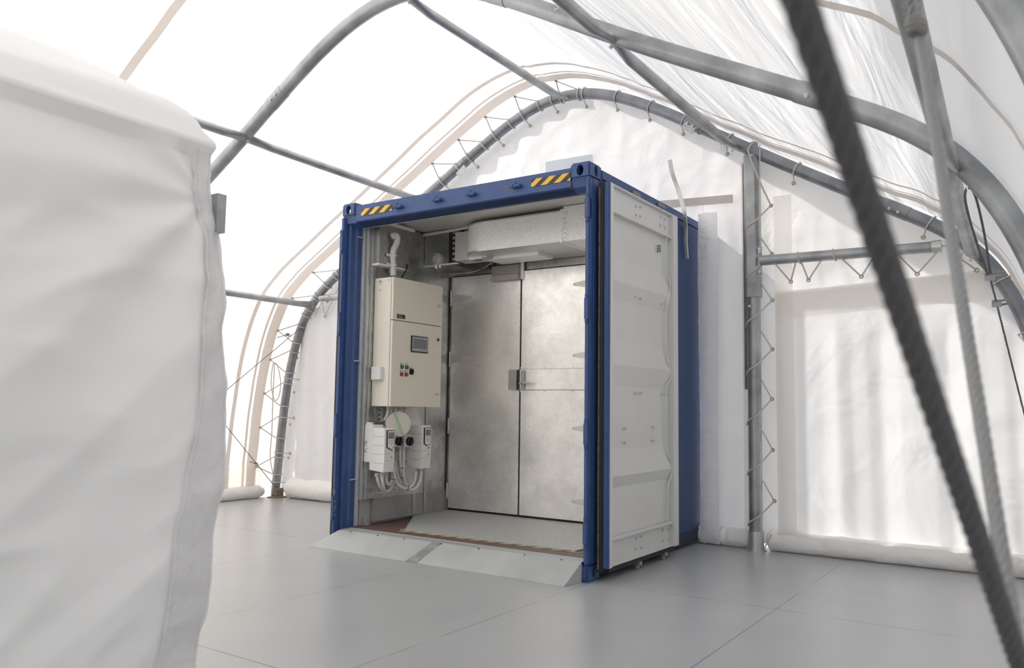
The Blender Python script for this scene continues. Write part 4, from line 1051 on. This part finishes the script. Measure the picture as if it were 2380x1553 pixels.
for p, mcol in (((934,852),GREEN),((945,853),GREEN),((933,869),RED),((944,870),RED)):
    q = on(p,0,XF); bm = B(); box(bm, (XF,q.y-.018,q.z-.020), (XF+.003,q.y+.018,q.z+.030), .002); pb = build('push_button', bm, BLACK, dd, loc=q)
    bm = B(); cyl(bm, (XF+.003,q.y,q.z-.004), (XF+.012,q.y,q.z-.004), .0165, 18); build('cap', bm, mcol, pb, smooth=True)
    bm = B(); box(bm, (XF+.003,q.y-.013,q.z+.012), (XF+.0035,q.y+.013,q.z+.028)); build('legend', bm, WHITEP, pb)
q = on((956,862),0,XF); bm = B(); box(bm, (XF,q.y-.026,q.z-.034), (XF+.004,q.y+.026,q.z+.034), .002); rs = build('rotary_switch', bm, BLACK, dd, loc=q)
bm = B(); box(bm, (XF+.004,q.y-.024,q.z+.020), (XF+.0045,q.y+.024,q.z+.032)); build('legend', bm, WHITEP, rs)
bm = B(); cyl(bm, (XF+.004,q.y,q.z-.006), (XF+.018,q.y,q.z-.006), .018, 16); box(bm, (XF+.018,q.y-.005,q.z-.022), (XF+.026,q.y+.005,q.z+.01), .001); build('knob', bm, BLACK, rs, smooth=True)
bm = B()
for x, z in ((-2.24,2.245),(-2.225,2.247),(-2.22,2.238),(-2.13,2.25),(-2.232,2.222),(-2.232,2.17)): cyl(bm, (x,Y0,z), (x,Y0-.003,z), .005, 8)
build('side_screws', bm, GASK, cb)
bm = B()
for y in (.40,.50,.62,.88): cyl(bm, (XF-.10,y,Z1), (XF-.10,y,Z1+.022), .007, 8)
build('top_glands', bm, BLACK, cb)
# small white box on its side
a, c = on((871,852),1,Y0), on((889,883),1,Y0)
bm = B(); box(bm, (a.x,Y0-.045,c.z+.0), (c.x+.012,Y0,a.z-.004), .004); wb = tag(build('sensor_box', bm, mat('white_plastic', (.80,.80,.79), .4), loc=((a.x+c.x)/2,Y0,c.z)), 'small white plastic box on the side of the cabinet', 'box')
bm = B()
for k in range(2): box(bm, (a.x+.02,Y0-.0458,a.z-.052-k*.008), (a.x+.045-k*.008,Y0-.045,a.z-.050-k*.008))
build('print', bm, PLASG, wb)

# ---------------------------------------------------------------- drives
def drive(label, y0, xf, z0, z1, first=True):
    t = thing('motor_drive', label, 'motor drive', (XP, y0, z0), 'pale frequency drives under the cabinet')
    yw = .128
    bm = B(); box(bm, (XP+.002,y0-.002,z0+.08), (XP+.105,y0+yw,z1+.025), .004); box(bm, (XP+.002,y0+.01,z1+.02), (XP+.06,y0+.05,z1+.045), .002); build('heat_sink', bm, PLASW, t)
    bm = B(); prism(bm, [(XP+.10,y0,z1),(xf-.014,y0,z1),(xf,y0,z1-.014),(xf,y0,z0+.10),(xf-.006,y0,z0),(XP+.07,y0,z0+.015),(XP+.07,y0,z0+.10),(XP+.10,y0,z0+.11)], (0,yw,0))
    bmesh.ops.bevel(bm, geom=bm.edges[:], offset=.004, segments=2, affect='EDGES'); bd = build('body', bm, PLASW, t)
    h = z1-z0; bm = B()
    for k in range(1, 5): box(bm, (XP+.115,y0-.0012,z0+h*k/5), (xf-.012,y0+.0,z0+h*k/5+.004))
    box(bm, (xf,y0+.004,z0+.155), (xf+.001,y0+yw-.004,z0+.158)); box(bm, (xf,y0+.004,z0+.095), (xf+.001,y0+yw-.004,z0+.097))
    build('seam_lines', bm, PLASG, bd)
    # keypad
    bm = B(); ky0, ky1 = y0+.030, y0+.098; kz1 = z1-.018; kz0 = kz1-.165
    ky0, ky1 = y0+.022, y0+.108
    prism(bm, [(xf,ky0,kz1),(xf,ky1,kz1),(xf,ky1,kz0+.022),(xf,(ky0+ky1)/2,kz0),(xf,ky0,kz0+.022)], (.010,0,0)); kp = build('keypad', bm, BLACK, t)
    bm = B(); i_ = .006; prism(bm, [(xf+.010,ky0+i_,kz1-i_),(xf+.010,ky1-i_,kz1-i_),(xf+.010,ky1-i_,kz0+.025),(xf+.010,(ky0+ky1)/2,kz0+i_),(xf+.010,ky0+i_,kz0+.025)], (.002,0,0)); build('keypad_face', bm, PLASW, kp)
    bm = B(); box(bm, (xf+.012,ky0+.012,kz1-.072), (xf+.0135,ky1-.010,kz1-.018)); build('display', bm, SCREEN, kp)
    bm = B()
    for dy, dz in ((0,0),(.018,0),(-.018,0),(0,.016),(0,-.016),(.018,.02),(-.018,.02)): cyl(bm, (xf+.012,(ky0+ky1)/2+dy,kz0+.058+dz), (xf+.0145,(ky0+ky1)/2+dy,kz0+.058+dz), .006, 10)
    build('keys', bm, PLASG, kp)
    bm = B(); yy, zz = y0+.090, z0+.128; prism(bm, [(xf+.001,yy-.012,zz-.01),(xf+.001,yy+.012,zz-.01),(xf+.001,yy,zz+.016)], (.0006,0,0)); build('warning_mark', bm, ORNG, t)
    bm = B(); box(bm, (xf+.0,yy-.012,z0+.178), (xf+.001,yy+.012,z0+.186)); build('badge', bm, BLACK, t)
    if first:
        bm = B(); box(bm, (XP+.012,y0-.0035,z0+.16), (XP+.052,y0-.002,z0+.27), mi=0)
        for k, (u, v, w_, hh) in enumerate(((.1,.82,.5,.04),(.1,.6,.08,.2),(.45,.72,.3,.06),(.3,.5,.08,.18),(.5,.25,.2,.05),(.1,.1,.1,.14),(.1,.05,.6,.04))): box(bm, (XP+.012+.04*u,y0-.0042,z0+.16+.11*v), (XP+.012+.04*(u+w_),y0-.0035,z0+.16+.11*(v+hh)), mi=1)
        build('rating_label', bm, [WHITEP, BLACK], t)
    return t
q = on((895,996),0,-2.06)
drive('left frequency drive with keypad, below the cream cabinet', .215, -2.06, .600, .972)
drive('right frequency drive with keypad, nearer the double doors', .700, -2.06, .606, .988, False)
# isolators
def isolator(label, px0, px1, y):
    x = -2.16; a, c = on(px0,0,x), on(px1,0,x)
    t = thing('isolator_switch', label, 'switch', (XP,(a.y+c.y)/2,c.z), 'pair of rotary isolator switches')
    bm = B(); box(bm, (XP+.002,a.y-.005,c.z-.01), (x,c.y+.012,a.z+.012), .006); build('housing', bm, PLASW, t)
    cy, cz = (a.y+c.y)/2+.004, (a.z+c.z)/2-.004
    bm = B(); cyl(bm, (x,cy,cz), (x+.022,cy,cz), .040, 24); k = build('knob', bm, BLACK, t, smooth=True)
    bm = B(); box(bm, (x+.022,cy-.006,cz-.034), (x+.034,cy+.006,cz+.034), .002); bmesh.ops.rotate(bm, verts=bm.verts, cent=(x+.03,cy,cz), matrix=Matrix.Rotation(math.radians(-25),3,'X')); build('grip', bm, BLACK, k)
    bm = B()
    for d_ in (-.035,-.025,-.015,.0,.03): box(bm, (x,cy+d_,a.z-.006), (x+.0006,cy+d_+.006,a.z+.002))
    build('marks', bm, BLACK, t)
    return t
isolator('left rotary isolator switch, half behind the left drive', (919,1014), (931,1036), 0)
isolator('right rotary isolator switch, under the round cover', (943,1014), (956,1036), 0)
# round lid with green tape
c = on((926,986),0,-2.10); ax = V((.80,-.60,.05)).normalized()
t = thing('round_cover', 'off white round cover with green tape between the drives', 'cover', c-ax*.02)
bm = B(); cyl(bm, c-ax*.055, c+ax*.012, .108, 40, ); cyl(bm, c+ax*.012, c+ax*.016, .100, 40); build('disc', bm, LIDW, t, smooth=True)
u = V((0,0,1)); u = (u-ax*u.dot(ax)).normalized(); v = ax.cross(u); dirn = (u*.9 - v*(-.42)).normalized(); dirn = (u*.93 + v*(-.36)).normalized() if (u*.93+v*(-.36)).dot(CR) < (u*.93+v*.36).dot(CR) else (u*.93+v*.36).normalized()
sd_ = ax.cross(dirn); o_ = c+ax*.0165
bm = B(); prism(bm, [o_-dirn*.098-sd_*.012, o_-dirn*.098+sd_*.012, o_+dirn*.098+sd_*.012, o_+dirn*.098-sd_*.012], ax*.001); build('tape', bm, LGREEN, t)
bm = B(); cyl(bm, V((XP+.002,c.y+.05,c.z)), c-ax*.05, .02, 12); build('stem', bm, PLASG, t)
# mounting bracket plates and perforated strip behind
bm = B(); box(bm, (XP+.001,.345,.41), (XP+.004,.62,1.14)); box(bm, (XP+.002,.34,1.06), (XP+.012,.44,1.15)); box(bm, (XP+.002,.34,.96), (XP+.008,.62,1.06)); box(bm, (XP+.002,.33,.40), (XP+.01,.66,.60)); box(bm, (XP+.008,.34,.40), (XP+.03,.64,.416)); box(bm, (XP+.008,.34,.45), (XP+.022,.64,.46))
for y in (.352,.392): 
    pass
mb = tag(build('mounting_plate', bm, GAL, loc=(XP,.45,.40)), 'galvanised mounting plates behind the drives and conduits', 'bracket')
bm = B()
for z in (1.13,1.09,1.05): cyl(bm, (XP+.012,.385,z-.01), (XP+.0135,.385,z-.01), .008, 10)
build('holes', bm, BLACK, mb)
# conduits: glands under cabinet, U bends below the drives
def cond(label, pts, r=.016, glands=()):
    t = thing('conduit', label, 'conduit', pts[0], 'grey flexible conduits under the drives')
    bm = B(); sweep(bm, smoothpts(pts, 8), r, 12); build('hose', bm, CONDU, t, smooth=True)
    for g in glands:
        bm = B(); cyl(bm, V(g)+V((0,0,-.02)), V(g)+V((0,0,.012)), r*1.35, 12); build('gland', bm, PLASG, t, loc=g, smooth=True)
    return t
def cpx(xs): return [on((px,py),0,X) for px,py,X in xs]
C_ = [
 ('conduit dropping from left end of the left drive', [(876,1103,-2.16),(879,1120,-2.16),(886,1134,-2.17),(896,1143,-2.18),(905,1140,-2.20),(913,1125,-2.22),(917,1095,-2.24),(918,1070,-2.25)]),
 ('conduit dropping from middle of the left drive', [(888,1102,-2.12),(889,1118,-2.12),(892,1132,-2.13),(897,1140,-2.15)]),
 ('conduit curling under right part of the left drive', [(898,1102,-2.2),(899,1120,-2.2),(905,1126,-2.2),(911,1112,-2.2),(913,1090,-2.2)]),
 ('long conduit looping from left drive to right drive', [(914,1080,-2.18),(916,1100,-2.17),(922,1120,-2.16),(934,1133,-2.15),(947,1135,-2.14),(959,1127,-2.13),(965,1112,-2.13),(967,1096,-2.13)]),
 ('outer conduit sweeping up to right end of right drive', [(949,1139,-2.15),(962,1137,-2.13),(972,1127,-2.12),(977,1113,-2.12),(979,1096,-2.12)]),
 ('conduit hanging from the left isolator switch', [(930,1040,-2.2),(930,1070,-2.2),(934,1100,-2.2),(938,1118,-2.2),(940,1130,-2.2)]),
 ('conduit hanging from the right isolator switch', [(938,1040,-2.18),(938,1075,-2.18),(938,1105,-2.18),(943,1124,-2.18),(950,1132,-2.17)]),
 ('short conduit behind the middle of the right drive', [(973,1094,-2.16),(973,1112,-2.16),(966,1126,-2.16),(957,1134,-2.16)]),
 ('conduit dropping behind the left isolator switch', [(922,1045,-2.25),(921,1080,-2.25),(924,1105,-2.24),(932,1124,-2.22)]),
]
for l, xs in C_: 
    P = cpx(xs); cond(l, P, .0135, [P[0]])
for k, (px, py) in enumerate(((902,952),(909,952),(916,952),(928,952),(934,952),(941,952))):
    P = [on((px,948),0,-2.19), on((px-1,958),0,-2.19), on((px-4,968),0,-2.2), on((px-8,975),0,-2.22)]
    cond(('first','second','third','fourth','fifth','sixth')[k]+' short conduit from the left, under the cabinet bottom', P, .012, [P[0]])
bm = B()
for (a, c) in (((906,1112),(920,1116)),((931,1110),(938,1112)),((896,1128),(899,1138)),((950,1128),(948,1142)),((930,1088),(938,1088))):
    cyl(bm, on(a,0,-2.10), on(c,0,-2.10), .003, 6)
tag(build('cable_ties', bm, BLACK, loc=on((931,1110),0,-2.1)), 'black cable ties round the grey conduits', 'cable tie')
bm = B(); cyl(bm, on((919,1067),0,-2.24), on((952,1068),0,-2.24), .006, 8); box(bm, (XP,.62,.72), (XP+.008,.70,.76))
tag(build('support_rail', bm, WHITEP, loc=on((919,1067),0,-2.24), smooth=True), 'thin white rail crossing behind the hanging conduits', 'bracket')

# ---------------------------------------------------------------- upper left: casing, hose, cables, heater box, duct
bm = B(); a = on((872,540),0,-2.26)
box(bm, (XP+.002,.245,2.40), (XP+.085,.60,2.78), .002)
wc = tag(build('duct_casing', bm, GALC, loc=(XP,.4,2.40)), 'upright galvanised casing above the cabinet on left wall', 'duct casing', 'galvanised casings')
bm = B(); box(bm, (XP+.002,.24,2.385), (XP+.09,.62,2.40)); build('lower_flange', bm, GALB, wc)
YC = .95
bm = B(); box(bm, (XP+.002,YC,2.485), (-2.005,YB+.01,2.81), .002); 
dcg = tag(build('duct_casing', bm, GALC, loc=(-2.15,YC,2.485)), 'square galvanised casing in the far top corner', 'duct casing', 'galvanised casings')
bm = B(); box(bm, (XP+.002,YC-.012,2.478), (-1.90,YC+.03,2.487)); build('lower_flange', bm, GALB, dcg)
# louvre and heater box
a, c = on((1050,545),1,YC), on((1060,607),1,YC)
bm = B(); box(bm, (a.x,YC+.05,2.49), (c.x+.03,YC+.07,2.80), mi=0)
for k in range(6): box(bm, (a.x-.0,YC+.01,2.515+k*.05), (c.x+.03,YC+.05,2.54+k*.05), .003, mi=1)
tag(build('louvre', bm, [BLACK, ZINC], loc=(a.x,YC,2.49)), 'dark slotted louvre between casing and white heater box', 'louvre')
a, c = on((1058,541),1,.90), on((1118,600),1,.90)
hbx = thing('heater_box', 'pale square metal box hanging left of the big duct', 'box', (c.x,.9,c.z))
bm = B(); box(bm, (a.x,.90,c.z), (c.x+.06,1.08,a.z), .003); build('housing', bm, mat('pale_box', (.55,.55,.54), .4, .2), hbx)
p = on((1090,582),1,.899); bm = B(); box(bm, (p.x,.8985,p.z-.09), (p.x+.14,.9,p.z+.0)); build('label', bm, WHITEP, hbx)
bm = B(); cyl(bm, on((1104,605),1,.95), on((1120,604),1,.95), .010, 8); build('copper_stub', bm, mat('copper', (.35,.16,.09), .4, .6), hbx)
# sensor
p = on((1014,602),1,YC-.04)
ss = thing('round_sensor', 'round grey junction box on the corner casing', 'junction box', p)
bm = B(); cyl(bm, p+V((0,.04,0)), p, .058, 28); cyl(bm, p, p+V((0,-.018,0)), .052, 28, .030); build('housing', bm, PLASG, ss, smooth=True)
bm = B(); cyl(bm, p+V((-.0,0,-.055)), p+V((0,0,-.09)), .014, 10); cyl(bm, p+V((.03,0.02,-.05)), p+V((.03,.02,-.085)), .01, 10); build('gland', bm, PLASW, ss, smooth=True)
def cable(label, P, r, m, grp='thin cables inside the container'):
    bm = B(); sweep(bm, smoothpts(P, 7), r, 8); return tag(build('cable', bm, m, loc=P[0], smooth=True), label, 'cable', grp)
cable('grey cable from round junction box along partition top', [on(q,1,y) for q,y in (((1014,618),YC-.03),((1017,628),1.1),((1028,636),1.3),((1060,637),1.35),((1090,634),1.35),((1118,626),1.34),((1142,612),1.2))], .004, CONDU)
cable('black cable loop hanging beside the partition corner', [on(q,1,1.30) for q in ((1005,625),(1007,640),(1011,651),(1019,654),(1026,647),(1027,637),(1020,631),(1012,634),(1008,645),(1013,655))], .0045, BLACK)
cable('black cable curving from wall plug to cabinet top', [on(q,0,X) for q,X in (((925,610),-2.29),((935,610),-2.25),((945,615),-2.22),((946,624),-2.2),((939,636),-2.2),((934,645),-2.2))], .0055, BLACK)
bm = B(); q = on((925,610),0,XP); cyl(bm, q, q+V((.02,0,0)), .02, 14); tag(build('wall_plug', bm, BLACK, loc=q), 'round black grommet on left wall above the cabinet', 'plug')
cable('coiled black wires below the big round ended duct', [on(q,1,1.33) for q in ((1140,612),(1139,620),(1143,623),(1149,620),(1150,612),(1143,618),(1130,619),(1118,626))], .004, BLACK)
# white hose above the cabinet
P = [on(q,0,X) for q,X in (((914,641),-2.19),((914,615),-2.19),((913,595),-2.19),((915,580),-2.18),((921,568),-2.17),((924,555),-2.16),((920,547),-2.16),((912,549),-2.17))]
hz_ = thing('ribbed_hose', 'thick pale hose bent like a hook above the cabinet', 'hose', P[0])
bm = B(); sweep(bm, smoothpts(P, 8), .027, 16); build('hose', bm, CONDU, hz_, smooth=True)
bm = B(); sweep(bm, smoothpts([on(q,0,-2.27) for q in ((909,553),(900,560),(899,575),(904,590),(908,602),(908,635))],6), .017, 12); build('rear_hose', bm, PLASG, hz_, smooth=True)
for py in (595,617):
    q = on((914,py),0,-2.19); bm = B(); torus(bm, q, (0,0,1), .028, .007, 20, 6); box(bm, (q.x-.012,q.y-.075,q.z-.012), (q.x-.002,q.y-.02,q.z+.012), .002); build('clamp', bm, WHITEP, hz_, loc=q, smooth=True)
# ceiling pipes
def pipe(label, a, c, r):
    bm = B(); cyl(bm, a, c, r, 14); n = 3
    o = tag(build('ceiling_pipe', bm, CONDU, loc=a, smooth=True), label, 'pipe', 'pipes under the container ceiling')
    for k in range(1, n):
        p = V(a).lerp(V(c), k/n); bm = B(); torus(bm, p, V(c)-V(a), r*1.1, .004, 14, 5); build('pipe_clip', bm, ZINC, o, loc=p, smooth=True)
pipe('grey pipe along the left top edge of the container', V((-2.22,.27,2.775)), V((-2.22,.70,2.775)), .018)
pipe('grey pipe running across to the big duct', on((985,547),1,.93), on((1150,518),1,.93), .015)
a_, c_ = on((890,516),1,.20), on((1226,464),1,.20); pipe('pale tube fixed just under the container door header', a_, c_, .020)
# big duct
zb, zt2 = 2.520, 2.775; yf = .735; yb = YB-.01; xr = -.655
ymid = (yf+yb)/2; rad = (yb-yf)/2; xc = -1.46
t = thing('air_duct', 'large galvanised duct with rounded end above the double doors', 'duct', (-1.1,ymid,zb))
foot = [(xr,yf),(xc,yf)] + [(xc-rad*1.0*math.sin(k*math.pi/20), ymid-rad*math.cos(k*math.pi/20)) for k in range(1,20)] + [(xc,yb),(xr,yb)]
bm = B(); prism(bm, [(x,y,zb) for x,y in foot], (0,0,zt2-zb)); body = build('body', bm, GALB, t, smooth=True)
bm = B()
for z in (zb-.004, zt2-.008): 
    prism(bm, [(x-(.006 if i not in (0,len(foot)-1) else 0),(y-.006 if y < ymid else y),z) for i,(x,y) in enumerate(foot)], (0,0,.012))
build('rim_seam', bm, ZINC, body, smooth=True)
bm = B(); box(bm, (xr-.012,yf-.012,zb-.012), (xr+.012,yb,zt2+.01), .002); build('flange', bm, GALB, t)
bm = B(); box(bm, (xr+.012,yf-.004,zb-.004), (-.13,yb,zt2+.03), .002); box(bm, (xr+.012,yf-.008,zb), (xr+.05,yf-.004,zt2), 0)
build('extension', bm, GALB, t)
bm = B()
for k in range(6): hexbolt(bm, (xr+.032,yf-.008,zb+.02+k*.042), (0,-1,0), .004, .003)
build('rivets', bm, GASK, t)
bm = B(); box(bm, (-1.60,1.0,zb-.03), (-1.05,1.25,zb-.004)); build('bracket', bm, GALB, t)
# door closer box
a, c = on((1144,618),1,YB-.05), on((1207,648),1,YB-.05)
t = thing('door_closer', 'grey brown rectangular closer box over the double doors', 'door closer', (a.x,YB,c.z))
bm = B(); box(bm, (a.x,YB-.06,c.z+.05), (c.x,YB-.012,a.z-.01), .003); build('upper_case', bm, mat('taupe_metal', (.36,.33,.31), .45, .3), t)
bm = B(); box(bm, (a.x,YB-.075,c.z-.005), (c.x,YB-.012,c.z+.046), .003); build('lower_case', bm, mat('taupe_metal2', (.40,.37,.35), .45, .3), t)
bm = B(); box(bm, (c.x,YB-.03,c.z+.0), (c.x+.03,YB-.012,a.z+.06)); build('bracket', bm, GALB, t)
# painted marks on the tubes
def mark(ch, px, Y, size, tilt, parent, label=None):
    cu = bpy.data.curves.new('m', 'FONT'); cu.body = ch; cu.size = size; cu.extrude = .0005; cu.align_x = 'CENTER'; cu.align_y = 'CENTER'
    o = bpy.data.objects.new('m', cu); COL.objects.link(o)
    me = bpy.data.meshes.new_from_object(o.evaluated_get(bpy.context.evaluated_depsgraph_get())); bpy.data.objects.remove(o)
    p = on(px, 1, Y)
    me.transform(Matrix.Translation(p-WO[parent.name]) @ Matrix.Rotation(math.radians(90), 4, 'X') @ Matrix.Rotation(math.radians(tilt), 4, 'Z'))
    me.materials.clear(); me.materials.append(CHALK)
    k = bpy.data.objects.new('painted_mark', me); reg(k, WO[parent.name], parent); return k
mark('2', (1293,20), -.482, .045, -60, arch_main)
mark('0', (1743,712), YP-.066, .03, 0, post)
mark('1', (646,1073), 1.925, .05, 0, arch_end)
